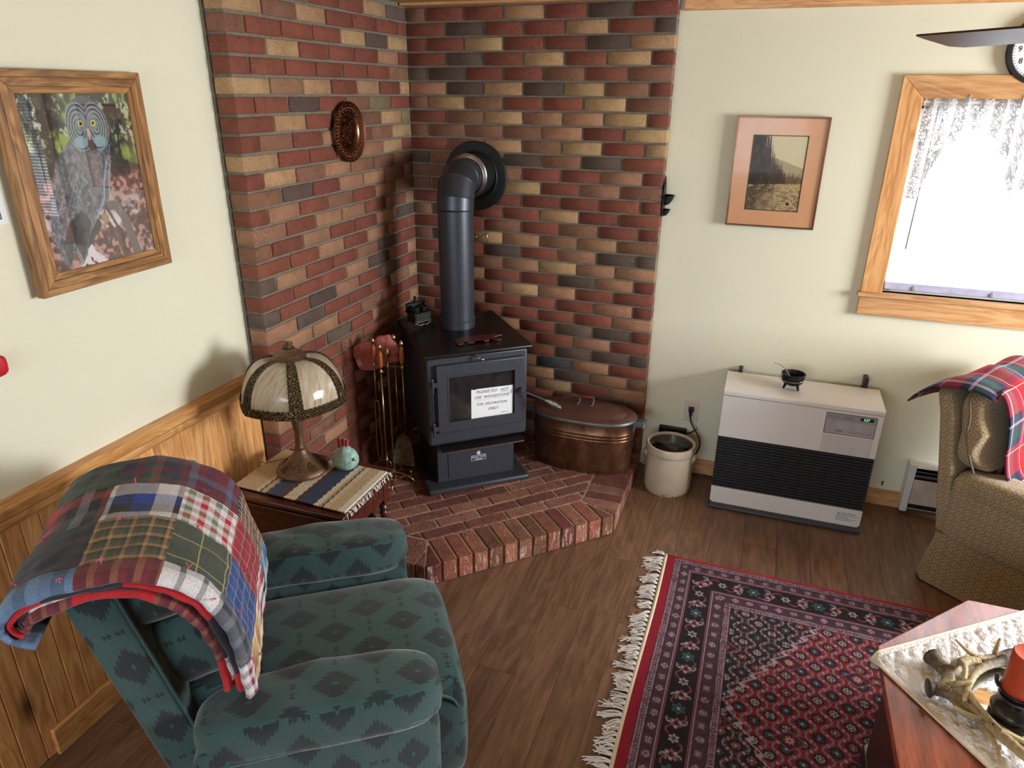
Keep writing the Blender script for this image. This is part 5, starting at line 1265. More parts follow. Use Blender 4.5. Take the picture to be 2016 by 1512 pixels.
# ================================================================ BIRD
bd = thing('ceramic_bird', 'round turquoise speckled ceramic bird with a red striped tail on the rag mat', 'figurine', (.385, -1.445, L0))
bz = L0 + .046; SPK = N('speckled_glaze'); _v = SPK.coord(); _n = SPK.noise(_v, 34, 5, .7)
SPK = SPK.done(SPK.ramp(_n, [(.32, C(96, 128, 120)), (.5, C(142, 180, 172)), (.66, C(188, 206, 196))]), .45, 0, SPK.bump(_n, .5, .004))
q = BM()
def birdf(p):
    return (p.x * (1 - .15 * max(0, p.z) / .05) + max(0, p.z) * .12, p.y, p.z * (1.1 if p.z > 0 else .92))
pillow(q, (.385, -1.445, bz), (.054, .048, .046), .95, .95, 32, 20, fn=birdf); lathe(q, [(.030, .034), (.026, .046), (.018, .056), (.010, .062), (0, .064)], 20, (.387, -1.445, bz)); obj('body', q, SPK, bd, smooth=True)
q = BM(); prism(q, [(-.050, -.004), (-.085, .014), (-.080, -.012), (-.050, -.022)], -.012, .012, 'y', Matrix.Translation((.385, -1.445, bz + .008))); obj('tail_stub', q, plain('pale_pink_clay', C(196, 168, 150), .6), bd, bevel=.003)
q = BM(); tube(q, [(.433, -1.462, bz + .018), (.449, -1.468, bz + .014)], [.007, .0008], 8); obj('beak', q, SPK, bd, smooth=True)
for i in range(5):
    q = BM(); x_ = .365 + i * .0075; box(q, (-.0032, -.006, 0), (.0032, .006, .042), Matrix.Translation((x_, -1.445, bz + .050)) @ Matrix.Rotation(math.radians(-10 + i * 5), 4, 'Y')); obj('crest_stick', q, plain('red_stick', C(170, 52, 56), .6) if i % 2 == 0 else plain('rose_stick', C(206, 140, 130), .6), bd, bevel=.001)

# ================================================================ RECLINER
CA = math.radians(35); FV = Vector((cos(CA), sin(CA), 0)); SV = Vector((sin(CA), -cos(CA), 0)); ro = FV * -.6 + SV * 2.24
FAB = N('green_motif_fabric')
def _fab():
    m = FAB; uv = m.coord('UV'); x, y, _ = m.sep(uv); cw, ch = .175, .205
    def cell(ox, oy):
        a = m.math('SUBTRACT', m.math('FRACT', m.math('ADD', m.math('DIVIDE', x, cw), ox)), .5); b = m.math('SUBTRACT', m.math('FRACT', m.math('ADD', m.math('DIVIDE', y, ch), oy)), .5)
        return m.math('MULTIPLY', m.math('ABSOLUTE', a), cw), m.math('MULTIPLY', m.math('ABSOLUTE', b), ch), m.math('MULTIPLY', a, cw)
    k = None
    for ox, oy in ((0, 0), (.5, .5)):
        ax, ay, _s = cell(ox, oy)
        # serrated diamond: columns of spear points
        q_ = m.math('FLOOR', m.math('DIVIDE', ax, .0105)); fr = m.math('FRACT', m.math('DIVIDE', ax, .0105))
        h_ = m.math('SUBTRACT', .062, m.math('MULTIPLY', q_, .0125)); h_ = m.math('SUBTRACT', h_, m.math('MULTIPLY', m.math('ABSOLUTE', m.math('SUBTRACT', fr, .35)), .036))
        inside = m.math('MULTIPLY', m.math('LESS_THAN', ay, h_), m.math('LESS_THAN', ax, .042))
        hole = m.math('MULTIPLY', m.math('LESS_THAN', m.math('ADD', m.math('MULTIPLY', ax, 2.2), ay), .011), 1)
        inside = m.math('SUBTRACT', inside, hole, clamp=True)
        k = inside if k is None else m.math('MAXIMUM', k, inside)
    for ox, oy in ((.5, 0), (0, .5)):
        ax, ay, _s = cell(ox, oy); f2 = m.math('FRACT', m.math('DIVIDE', m.math('SUBTRACT', ax, .003), .0105))
        tri = m.math('LESS_THAN', ay, m.math('MULTIPLY', f2, .0095)); rngk = m.math('MULTIPLY', m.math('GREATER_THAN', ax, .003), m.math('LESS_THAN', ax, .024))
        k = m.math('MAXIMUM', k, m.math('MULTIPLY', tri, rngk))
    v = m.coord(); nz = m.noise(v, 380, 2); big = m.noise(v, 5, 3)
    base = m.mix(big, C(36, 62, 62), C(58, 88, 87)); dark = m.mix(big, C(18, 24, 28), C(32, 38, 44))
    c = m.mix(m.math('MULTIPLY', k, .88), base, dark); c = m.mix(.4, c, m.ramp(nz, [(.3, .5), (.7, 1.35)]), 'MULTIPLY')
    return m.done(c, .95, 0, m.bump(m.math('ADD', nz, m.math('MULTIPLY', m.noise(v, 12, 3), 1.5)), .3, .004), Sheen_Weight=.5, Sheen_Roughness=.4)
FAB = _fab()
rc = thing('recliner_armchair', 'dark green recliner armchair with a black woven zigzag motif facing the hearth', 'armchair', (ro.x, ro.y, 0), CA, local=True)
T_ = Matrix.Translation
# arms: rounded top pads over side panels
def wr(p, amp, sc, sd): return amp * noise.noise(Vector((p[0] * sc, p[1] * sc, p[2] * sc + sd)))
for s_, zt in ((-1, .612), (1, .600)):
    yc = s_ * .333
    q = BM()
    def af(p, s_=s_):
        x, y, z = p; fr = (x + .31) / .62
        z2 = z * (1 + .10 * fr) + .012 * sin(fr * 3); y2 = y * (1 + .08 * fr)
        cr = .006 * sin(x * 34 + 2 * sin(y * 20)) * (1 if z > 0 else .3) * max(0, .6 - abs(fr - .35)); puck = .010 * abs(sin(math.atan2(z, y) * 7)) * max(0, fr - .9) * 10
        return (x - puck * .6, y2, z2 + cr)
    pillow(q, (-.035, yc, zt - .062), (.300, .092, .066), .42, .55, 72, 30, fn=af, nz=.006, nsc=7); obj('arm_pad', q, FAB, rc, smooth=True)
    q = BM()
    def sf(p): x, y, z = p; return (x + (.02 * (z / .26) if x < 0 else 0), y + s_ * .008 * cos(x * 5) , z)
    pillow(q, (-.055, yc, .285), (.305, .078, .265), .16, .16, 56, 30, fn=sf, nz=.006, nsc=5); obj('arm_side', q, FAB, rc, smooth=True)
# welt seam along the outside of each arm
for s_ in (-1, 1):
    q = BM(); tube(q, smooth_path([(-.34, s_ * .415, .502), (-.15, s_ * .420, .512), (.05, s_ * .420, .520), (.20, s_ * .417, .528), (.252, s_ * .385, .525)], 6), .0035, 6); obj('piping', q, FAB, rc, smooth=True)
# seat cushion, front roll and leg rest
q = BM(); 
def cf(p): x, y, z = p; return (x, y, z + (.02 * (1 - (y / .26) ** 2) if z > 0 else 0) - .02 * max(0, (x - .15) / .2) ** 2 + (.012 * x))
pillow(q, (.02, 0, .395), (.330, .250, .075), .30, .25, 72, 30, fn=cf, nz=.004, nsc=6); obj('seat_cushion', q, FAB, rc, smooth=True)
q = BM()
def ff(p): x, y, z = p; return (x + .020 * cos(z * 6) + .015 * (1 - (y / .3) ** 2), y * (1 if abs(z) < .1 else 1.0), z)
pillow(q, (.262, 0, .265), (.070, .262, .205), .40, .22, 64, 30, fn=ff, nz=.005, nsc=6); obj('leg_rest', q, FAB, rc, smooth=True)
q = BM(); pillow(q, (.250, 0, .045), (.060, .26, .030), .3, .3, 48, 14); obj('lower_rail', q, FAB, rc, smooth=True)
q = BM(); tube(q, smooth_path([(.257, -.266, .44), (.310, -.260, .40), (.324, -.256, .33), (.318, -.260, .22)], 6), .004, 6); obj('piping', q, FAB, rc, smooth=True)
# side lever
q = BM(); tube(q, smooth_path([(.18, -.424, .36), (.20, -.440, .365), (.235, -.445, .375)], 4), .007, 8); 
# backrest: reclined slab with cushions
def tilt(x, y, z):   # back plane: from (-.33,.40) up to (-.50,1.02)
    return (x, y, z)
bk = Matrix(((cos(.235), 0, -sin(.235), -.345), (0, 1, 0, 0), (sin(.235), 0, cos(.235), .36), (0, 0, 0, 1)))
q = BM()
def bf(p): x, y, z = p; return (x + .012 * cos(y * 4) * (x < 0), y, z)
pillow(q, (-.012, 0, .325), (.060, .312, .335), .16, .16, 64, 36, fn=bf, M=bk, nz=.004, nsc=5); obj('back_shell', q, FAB, rc, smooth=True)
q = BM(); pillow(q, (.085, 0, .545), (.074, .285, .095), .5, .35, 60, 28, M=bk, nz=.010, nsc=9); obj('head_cushion', q, FAB, rc, smooth=True)
q = BM(); pillow(q, (.098, 0, .360), (.082, .272, .135), .5, .35, 60, 28, M=bk, nz=.008, nsc=8); obj('back_cushion', q, FAB, rc, smooth=True)
q = BM(); pillow(q, (.085, 0, .165), (.075, .268, .10), .5, .35, 60, 24, M=bk, nz=.006, nsc=8); obj('lumbar_cushion', q, FAB, rc, smooth=True)
for s_ in (-1, 1):
    q = BM(); tube(q, smooth_path([bk @ Vector((.046, s_ * .311, z_)) for z_ in (.02, .2, .4, .55, .60)], 5), .004, 6); obj('piping', q, FAB, rc, smooth=True)

# ================================================================ PATCHWORK QUILT
def bands(*cs): n = len(cs); return [(i / n, c) for i, c in enumerate(cs)]
nv_, gr_, ol, tn, wh_, bk_, rd_, mr_, bl_, lb, bw_, gy = C(30, 36, 62), C(52, 70, 62), C(84, 84, 62), C(180, 140, 96), C(214, 212, 214), C(26, 26, 32), C(176, 34, 44), C(104, 32, 48), C(34, 66, 150), C(112, 150, 190), C(112, 76, 56), C(110, 112, 122)
PLA = {
 'green': plaid('green_plaid', bands(gr_, gr_, C(34, 46, 44), gr_, C(96, 64, 54), gr_), bands(gr_, C(40, 52, 50), gr_, gr_, C(80, 92, 80)), 14),
 'dusk': plaid('dusk_plaid', bands(nv_, mr_, C(40, 74, 74), C(120, 76, 60), nv_), bands(mr_, nv_, C(96, 62, 56), C(42, 66, 72)), 9),
 'plum': plaid('plum_plaid', bands(mr_, mr_, C(92, 100, 122), mr_, C(70, 40, 62)), bands(C(86, 92, 116), mr_, mr_, C(60, 40, 60)), 9),
 'brown': plaid('brown_windowpane', bands(bw_, bw_, bk_, bw_), bands(bw_, bk_, bw_), 10, thin=(C(220, 206, 190), 42, .10)),
 'sky': plaid('sky_plaid', bands(lb, C(70, 110, 170), C(90, 100, 70), lb, wh_), bands(lb, C(84, 96, 74), C(60, 100, 170), wh_), 11),
 'redstripe': plaid('red_black_stripe', bands(rd_, C(96, 48, 52), bk_, gy, bk_, C(120, 40, 44)), bands(rd_, bk_, C(84, 84, 88), bk_), 6, w=.35),
 'buffalo': plaid('blue_white_buffalo', bands(wh_, bk_, bl_), bands(wh_, wh_, bk_, bl_), 7, 6),
 'xmas': plaid('red_white_green_plaid', bands(rd_, wh_, C(110, 120, 96), wh_), bands(wh_, rd_, wh_, C(110, 120, 96)), 13),
 'redpl': plaid('red_thin_plaid', bands(C(150, 36, 56), C(150, 36, 56), C(96, 50, 50), C(160, 44, 64)), bands(C(150, 36, 56), C(104, 44, 52), C(150, 36, 56)), 18, thin=(C(190, 150, 120), 26, .06)),
 'redw': plaid('red_white_stripe', bands(rd_, wh_, bk_, wh_, C(190, 70, 90)), bands(wh_, rd_, wh_, bk_), 13, 5, w=.3),
 'navy': plaid('navy_plaid', bands(nv_, C(40, 42, 46), C(60, 52, 60), nv_), bands(nv_, C(46, 50, 46), nv_, C(74, 56, 52)), 12),
 'olive': plaid('olive_tan_check', bands(ol, C(54, 56, 50), tn, ol, C(70, 72, 60)), bands(C(76, 78, 66), C(50, 52, 50), tn, C(90, 92, 72)), 26),
 'pane': plaid('dark_olive_windowpane', bands(C(70, 76, 66), C(64, 70, 62)), bands(C(68, 74, 66), C(74, 80, 70)), 4, thin=(C(170, 166, 104), 12.5, .045)),
 'blue': plaid('royal_blue_plaid', bands(C(40, 74, 132), C(34, 62, 112), C(40, 74, 132), C(52, 90, 150)), bands(C(40, 74, 132), C(36, 66, 120)), 16, thin=(C(176, 150, 130), 26, .06)),
 'tan': plaid('tan_check', bands(C(196, 160, 112), C(160, 118, 76), C(222, 200, 160)), bands(C(196, 160, 112), C(228, 208, 172), C(150, 96, 70)), 12),
 'lbe': plaid('light_blue_edge', bands(C(96, 122, 156), C(60, 78, 104), C(110, 140, 176)), bands(C(96, 122, 156), C(74, 92, 118)), 12),
 'mre': plaid('maroon_edge', bands(C(112, 42, 54), C(84, 30, 44), C(150, 104, 72)), bands(C(112, 42, 54), C(126, 62, 58)), 22),
 'wbe': plaid('white_black_edge', bands(wh_, wh_, bk_, wh_), bands(wh_, wh_, C(140, 140, 144)), 18),
 'gre': plaid('grey_check_edge', bands(C(60, 64, 78), gy, C(40, 44, 58)), bands(gy, C(52, 56, 70), gy), 18),
 'rwe': plaid('red_white_check_edge', bands(wh_, C(150, 40, 60), C(56, 66, 92), wh_), bands(wh_, C(150, 40, 60), wh_), 30),
 'redsolid': plaid('red_binding', bands(C(188, 30, 40), C(176, 26, 38)), bands(C(188, 30, 40), C(180, 28, 38)), 10),
 'dark': plaid('dark_flannel', bands(C(38, 34, 44), C(46, 42, 50)), bands(C(38, 40, 54), C(52, 40, 46)), 12),
 'back': plaid('back_flannel', bands(C(44, 66, 66), C(38, 56, 60)), bands(C(44, 66, 66), C(40, 58, 60)), 12)}
KEYS = list(PLA)
ROWS = [['lbe', 'lbe', 'mre', 'wbe', 'gre', 'rwe'], ['back', 'navy', 'olive', 'pane', 'blue', 'tan'], ['back', 'redstripe', 'buffalo', 'xmas', 'redpl', 'redw'], ['back', 'green', 'dusk', 'plum', 'brown', 'sky']]
QT = thing('patchwork_quilt', 'folded plaid patchwork quilt draped over the back of the green recliner', 'quilt', (ro.x, ro.y, .6), CA, local=True)
PROF = smooth_path([(-.600, 0, .885), (-.645, 0, .905), (-.668, 0, .955), (-.635, 0, 1.010), (-.560, 0, 1.045), (-.450, 0, 1.060), (-.345, 0, 1.040), (-.262, 0, .980), (-.212, 0, .895), (-.185, 0, .780), (-.178, 0, .655)], 8)
PL_ = [0]
for a, b in zip(PROF, PROF[1:]): PL_.append(PL_[-1] + (b - a).length)
PT = PL_[-1]
def prof_at(s):
    s = min(max(s, 0), PT - 1e-6)
    for i in range(len(PL_) - 1):
        if PL_[i + 1] >= s:
            t = (s - PL_[i]) / (PL_[i + 1] - PL_[i]); p = PROF[i].lerp(PROF[i + 1], t)
            d = (PROF[min(i + 2, len(PROF) - 1)] - PROF[max(i - 1, 0)]).normalized(); return p, Vector((-d.z, 0, d.x))
    return PROF[-1], Vector((1, 0, 0))
Zoff = -.6
def layer(name, inset, y0, y1, s0, s1, thick, pm, nu=90, nv=44, seed=0, curl=.0):
    q = BM(); keys = []; W_ = y1 - y0; Ls = s1 - s0
    def fn(u, v):
        p, n = prof_at(s0 + u * Ls); y = y0 + v * W_
        e = min(v, 1 - v) * W_; rnd = -.018 * max(0, 1 - e / .03) ** 2
        amp = .006 * noise.noise(Vector((u * 7, v * 5, seed))) + .004 * noise.noise(Vector((u * 22, v * 16, seed + 3)))
        p = p - n * (-1) * 0 + n * (-inset + amp + rnd)
        yy_ = y + .012 * noise.noise(Vector((u * 4, seed, v * 2))) + curl * (u - .5) 
        return Vector((p.x, yy_, p.z + Zoff))
    g_, fs = surf(q, nu, nv, fn, lambda u, v: (u * Ls, v * W_))
    for f, i, j in fs:
        f.material_index = pm((s0 + (i + .5) / nu * Ls), (j + .5) / nv * W_)
    o = obj(name, q, [PLA[k_] for k_ in KEYS], QT, smooth=True)
    sd = o.modifiers.new('s', 'SOLIDIFY'); sd.thickness = thick; sd.offset = -1
    return o
def pmain(s, y):
    # y=0 is the near edge: a narrow border, then rows of square patches
    pt = .168; r = 0 if y < .052 else min(3, 1 + int((y - .052) / pt)); c = min(5, max(0, int(s / pt + .10)))
    return KEYS.index(ROWS[r][c])
layer('patchwork_top', 0, -.372, .185, .0, PT, .014, pmain, 120, 60, 1)
layer('folded_layer', .018, -.364, .17, .03, PT - .02, .012, lambda s, y: KEYS.index('redsolid' if (s % .42) < .24 else 'dark'), seed=5)
layer('folded_layer', .033, -.352, .16, .05, PT - .05, .012, lambda s, y: KEYS.index('dark' if (s % .3) < .2 else 'wbe'), seed=9)
layer('folded_layer', .047, -.366, .15, .06, PT - .03, .011, lambda s, y: KEYS.index('mre' if (s % .5) < .3 else 'redsolid'), seed=14)
q = BM(); r_ = random.Random(2)
for s_, y_ in ((.20, .052), (.20, .22), (.37, .052), (.37, .22), (.54, .052), (.54, .22), (.71, .052), (.71, .22), (.37, .39), (.54, .39), (.88, .1), (.3, .01), (.62, .01), (.8, .005)):
    p, n = prof_at(s_); c_ = Vector((p.x, -.372 + y_, p.z + Zoff)) + n * .006
    for k_ in range(3):
        dv = Vector((r_.uniform(-1, 1), r_.uniform(-1, 1), r_.uniform(-1, 1))) * .012; tube(q, [c_, c_ + n * .004 + dv * .5, c_ + dv], .0011, 4)
obj('yarn_tie', q, plain('pink_yarn', C(206, 90, 120), .9), QT)['kind'] = 'stuff'

# ================================================================ RUG
RX, RY, RW, RH = 1.621, -.764, 2.34, 1.56
RUGM = vcol('rug_pile', .95, 520, 1.0, bd=.006)
rg = thing('oriental_rug', 'red and black oriental rug with floral borders and knotted white fringe', 'rug', (RX + RW / 2, RY - RH / 2, 0))
KB, WN, PU, LP, RD, TE, OR, CR, PK = C(24, 16, 24), C(72, 24, 42), C(84, 46, 64), C(206, 176, 190), C(150, 16, 42), C(66, 104, 112), C(210, 122, 92), C(214, 200, 190), C(176, 92, 112)
def rosette(col, x, y, r, c1, c2, c3, n=8, line=True):
    rad = np.hypot(x, y); th = np.arctan2(y, x); pr = r * (.80 + .20 * np.cos(th * n))
    if line: col = blend(col, sm(.0035, .001, np.abs(rad - pr * 1.22)) * .0 + sm(pr * 1.28, pr * 1.18, rad), KB)
    col = blend(col, sm(pr, pr * .86, rad), c1); col = blend(col, sm(pr * .62, pr * .5, rad), c2); col = blend(col, sm(pr * .3, pr * .2, rad), c3); return col
def arcl(col, x, y, r, w_, a0, span, c):
    rad = np.hypot(x, y); th = np.arctan2(y, x); d = np.abs((th - a0 + PI) % (2 * PI) - PI)
    return blend(col, sm(w_, w_ * .5, np.abs(rad - r)) * (d < span), c)
def tri(t, p): return np.abs(((t / p) % 1) * 2 - 1)
def rugc(X, Y):
    dx = np.minimum(X, RW - X); dy = np.minimum(Y, RH - Y); ex, ey = dx - .040, dy - .012
    e = np.minimum(ex, ey); horiz = ey < ex; t = np.where(horiz, X, Y + .03)
    wob = .0022 * (fbm(X, Y, 30, 2, 21) - .5); e = e + wob; sh = X.shape
    U = X - RW / 2; V = Y - RH / 2; aU, aV = np.abs(U), np.abs(V)
    qU = np.round(aU / .034) * .034; m = qU / .86 + aV / 1.30 + .018 * (tri(aV, .034) - .5)
    m2 = aU / .86 + aV / 1.30 + .030 * (tri(aV + aU * .4, .040) - .5); m = m2
    n1 = fbm(X, Y, 90, 2, 31)
    col = np.ones(sh + (3,)) * np.array(KB)
    col = blend(col, sm(.5, .62, n1) * .6, WN)
    col = blend(col, (m > 1.52) * 1., C(46, 40, 56)); col = blend(col, (m < 1.0) * 1., RD); col = blend(col, (m < 1.0) * sm(.5, .65, n1) * .5, C(120, 12, 34))
    # herati lattice
    a, b = .104, .084
    for ox, oy in ((0, 0), (.5, .5)):
        x = ((X / a + ox) % 1 - .5) * a; y = ((Y / b + oy) % 1 - .5) * b
        idx = (np.floor(X / a + ox) * 7 + np.floor(Y / b + oy) * 13 + int(ox * 2) * 5) % 5
        # zigzag tendrils
        dl = np.abs(np.abs(x) / a + np.abs(y) / b - .40 + .02 * np.sin(x * 600) ); col = blend(col, sm(.030, .012, dl) * .75, np.array(PK)) if ox == 0 else col
        for sx in (-1, 1):
            col = arcl(col, x - sx * .030, y, .0135, .0022, (PI if sx < 0 else 0), 1.3, C(186, 168, 160)); col = arcl(col, x - sx * .030, y, .010, .003, (PI if sx < 0 else 0), 1.3, TE)
            for sy in (-1, 1):
                xx, yy = x - sx * .026, y - sy * .021; col = blend(col, sm(.0062, .0045, np.hypot(xx, yy)), LP); col = blend(col, sm(.0028, .0018, np.hypot(xx, yy)), RD)
                col = blend(col, sm(.0032, .002, np.hypot(x - sx * .013, y - sy * .025)), PK)
        c1 = np.where((idx < 2)[..., None], np.array(CR), np.where((idx < 4)[..., None], np.array(TE), np.array(OR)))
        rad = np.hypot(x, y); th = np.arctan2(y, x); pr = .0175 * (.82 + .18 * np.cos(th * 8))
        col = blend(col, sm(.0245, .022, rad), KB); k_ = sm(pr, pr * .88, rad)[..., None]; col = col * (1 - k_) + c1 * k_
        col = blend(col, sm(.0105, .0090, rad), C(52, 34, 48)); col = blend(col, sm(.006, .0045, rad), np.array(LP)); col = blend(col, (rad < .017) * (np.abs(np.sin(th * 4)) < .16) * .8, KB)
    # larger diamonds
    x = ((X / .236 + .25) % 1 - .5) * .236; y = ((Y / .368 + .1) % 1 - .5) * .368; dl = np.abs(x) / .055 + np.abs(y) / .040
    col = blend(col, (dl < 1.0) * .85, C(66, 22, 44)); col = blend(col, sm(.07, .03, np.abs(dl - 1)), PK); col = rosette(col, x, y, .021, np.array(OR), np.array(LP), np.array(RD))
    col = blend(col, sm(.0085, .004, np.abs(m2 - 1.0)) * .9, LP); col = blend(col, sm(.007, .003, np.abs(m2 - 1.52)) * .9, PK)
    # centre medallion
    mm = qU / .16 + aV / .13; col = blend(col, (mm < 1) * 1., C(80, 66, 84)); col = blend(col, sm(.06, .02, np.abs(mm - 1)), LP); col = blend(col, (mm < 1) * (np.abs(np.sin((X + Y) * 260)) < .25), LP)
    # borders
    def zone(a0, b0): return ((e >= a0) & (e < b0)).astype(float)
    # inner and outer light guards
    for a0, b0 in ((.0, .030), (.236, .264)):
        z_ = zone(a0, b0); c_ = (a0 + b0) / 2; k = np.ones(sh + (3,)) * np.array(C(176, 148, 164)); tt = ((t / .026) % 1 - .5) * .026
        k = blend(k, sm(.008, .006, np.hypot(tt, e - c_)), KB); k = blend(k, sm(.005, .0035, np.hypot(tt, e - c_)), np.array(LP)); k = blend(k, sm(.0022, .0012, np.hypot(tt, e - c_)), RD)
        t3 = (((t + .013) / .026) % 1 - .5) * .026; k = blend(k, sm(.0025, .0012, np.abs(np.hypot(t3, e - c_) - .006)), C(90, 44, 62)); k = blend(k, sm(.0024, .001, np.minimum(np.abs(e - a0), np.abs(e - b0))), KB)
        k = blend(k, (n1 > .62) * .6, C(120, 40, 66)); col = np.where(z_[..., None] > 0, k, col)
    for a0, b0 in ((.030, .073), (.184, .236)):
        z_ = zone(a0, b0); c_ = (a0 + b0) / 2; k = np.ones(sh + (3,)) * np.array(PU); k = blend(k, sm(.45, .6, n1) * .6, C(112, 66, 84)); tt = ((t / .058) % 1 - .5) * .058
        k = rosette(k, tt, e - c_, .0165, np.array(LP), C(112, 66, 90), np.array(CR), 8, False); th = np.arctan2(e - c_, tt); k = blend(k, (np.hypot(tt, e - c_) < .017) * (np.abs(np.sin(th * 4)) < .3) * .8, C(70, 36, 54))
        t3 = (((t + .029) / .058) % 1 - .5) * .058; k = blend(k, (np.abs(t3) < .0065) * 1., C(70, 58, 68)); col = np.where(z_[..., None] > 0, k, col)
    a0, b0 = .073, .184; z_ = zone(a0, b0); c_ = (a0 + b0) / 2; k = np.ones(sh + (3,)) * np.array(KB); P_ = .26; k = blend(k, sm(.5, .65, n1) * .5, C(58, 20, 34))
    tt = ((t / P_) % 1 - .5) * P_; k = blend(k, sm(.0045, .002, np.abs(e - c_ - .030 * np.sin(t * 2 * PI / P_ * 2))) * .8, PK)
    k = rosette(k, tt, e - c_, .029, np.array(TE), C(46, 60, 74), np.array(CR), 6); t2 = (((t + P_ / 2) / P_) % 1 - .5) * P_; k = rosette(k, t2, e - c_, .020, np.array(CR), C(70, 64, 84), np.array(TE), 6)
    for s_ in (-1, 1):
        tq = t2 - s_ * .065; 
        for a_ in range(6): k = blend(k, sm(.0078, .006, np.hypot(tq - .0155 * cos(a_ * PI / 3), e - c_ - .0155 * sin(a_ * PI / 3))), PK if a_ % 2 else np.array(LP))
        k = blend(k, sm(.007, .005, np.hypot(tq, e - c_)), WN)
        for s2 in (-1, 1):
            xq, yq = tt - s_ * .052, (e - c_) - s2 * s_ * .024
            for r_q, c_q in ((.017, CR), (.012, KB), (.008, TE)): k = blend(k, sm(r_q, r_q * .85, np.hypot(xq, yq * 1.3)) * (xq * s_ + yq * s2 * .5 > -.004), c_q)
    col = np.where(z_[..., None] > 0, k, col)
    for l in (.030, .073, .080, .177, .184, .236, .264): col = blend(col, sm(.0022, .0012, np.abs(e - l)), np.array(PK) if l in (.080, .177) else np.array(LP) if l in (.073, .184) else KB)
    red = (e < 0)[..., None]; col = np.where(red, np.array(C(168, 18, 46)) * (.8 + .5 * fbm(X, Y, 160, 2, 9))[..., None], col)
    j = .60 + .48 * fbm(X, Y, 260, 2, 40); return col * j[..., None]
def rugp(X, Y):
    return RX + X + .004 * np.sin(Y * 5) * (X < .3) * (1 - X / .3), RY - Y - .022 * X / 2.2, .0088 + .0014 * fbm(X, Y, 9, 2, 2)
colour_grid('pile', RW, RH, 700, 468, rugc, rugp, RUGM, rg)
q = BM(); box(q, (RX + .003, RY - RH - .02, .0008), (RX + RW - .003, RY - .024, .0088)); obj('backing', q, RED, rg)
q = BM(); tube(q, [(RX - .004 + .004 * sin((i * .03) * 5), RY - i * .03, .007) for i in range(53)], [.009] * 53, 8, flat=.8); obj('edge_binding', q, CREAM, rg, smooth=True)
q = BM(); tube(q, [(RX + i * .06, RY - .003 - .022 * i * .06 / 2.2, .0065) for i in range(40)], [.0055] * 40, 8); obj('selvedge', q, RED, rg, smooth=True)
r_ = random.Random(8)
for i in range(56):
    y = RY - .004 - i * .0278; q = BM(); L_ = r_.uniform(.045, .088); dy = r_.uniform(-.028, .014)
    for k_ in range(11):
        a0 = r_.uniform(-.009, .009); a1 = r_.uniform(-.022, .022); l2 = L_ * r_.uniform(.7, 1.1); zh = r_.uniform(.004, .014)
        tube(q, smooth_path([(RX - .010, y + a0 * .5, .009), (RX - .010 - l2 * .25, y + a0 + dy * .2, zh + .004), (RX - .010 - l2 * .6, y + a0 * 1.3 + dy * .6 + a1 * .3, zh), (RX - .010 - l2, y + a1 + dy, .0025 + r_.uniform(0, .006))], 2), .0017, 4)
    obj('fringe_knot', q, CANVAS, rg)

# ================================================================ COFFEE TABLE
ctb = thing('coffee_table', 'octagonal reddish wood coffee table with a dark base standing on the rug', 'table', (2.90, -1.85, 0))
CX0, CX1, CY0, CY1, CZ = 2.334, 3.46, -2.41, -1.288, .45; k1, k2 = .308, .338
octp = [(CX0, CY1 - k2), (CX0 + k1, CY1), (CX1 - k1, CY1), (CX1, CY1 - k2), (CX1, CY0 + k2), (CX1 - k1, CY0), (CX0 + k1, CY0), (CX0, CY0 + k2)]
cxc, cyc = (CX0 + CX1) / 2, (CY0 + CY1) / 2
def scp(P_, d): return [(cxc + (x - cxc) * d, cyc + (y - cyc) * d) for x, y in P_]
q = BM(); prism(q, octp[::-1], CZ - .022, CZ); obj('table_top', q, TABLEW, ctb, bevel=.006, bseg=3)
q = BM(); prism(q, scp(octp, .965)[::-1], CZ - .045, CZ - .0225); obj('apron_moulding', q, TABLED, ctb, bevel=.004)
inn_ = scp(octp, .925)
for i in range(8):
    a, b = Vector(inn_[i]).to_3d(), Vector(inn_[(i + 1) % 8]).to_3d(); d = (b - a).normalized(); nn = Vector((-d.y, d.x, 0)); L_ = (b - a).length
    if (Vector((cxc, cyc, 0)) - a).dot(nn) < 0: nn = -nn
    Mx = Matrix(((d.x, nn.x, 0, a.x), (d.y, nn.y, 0, a.y), (0, 0, 1, 0), (0, 0, 0, 1)))
    q = BM(); box(q, (.006, 0, .062), (L_ - .006, .015, CZ - .046), Mx); box(q, (.05, -.005, .10), (L_ - .05, .0, CZ - .09), Mx); obj('side_panel', q, TABLED, ctb, bevel=.003)
q = BM(); prism(q, scp(octp, .945)[::-1], .012, .062); obj('plinth', q, TABLED, ctb, bevel=.005)

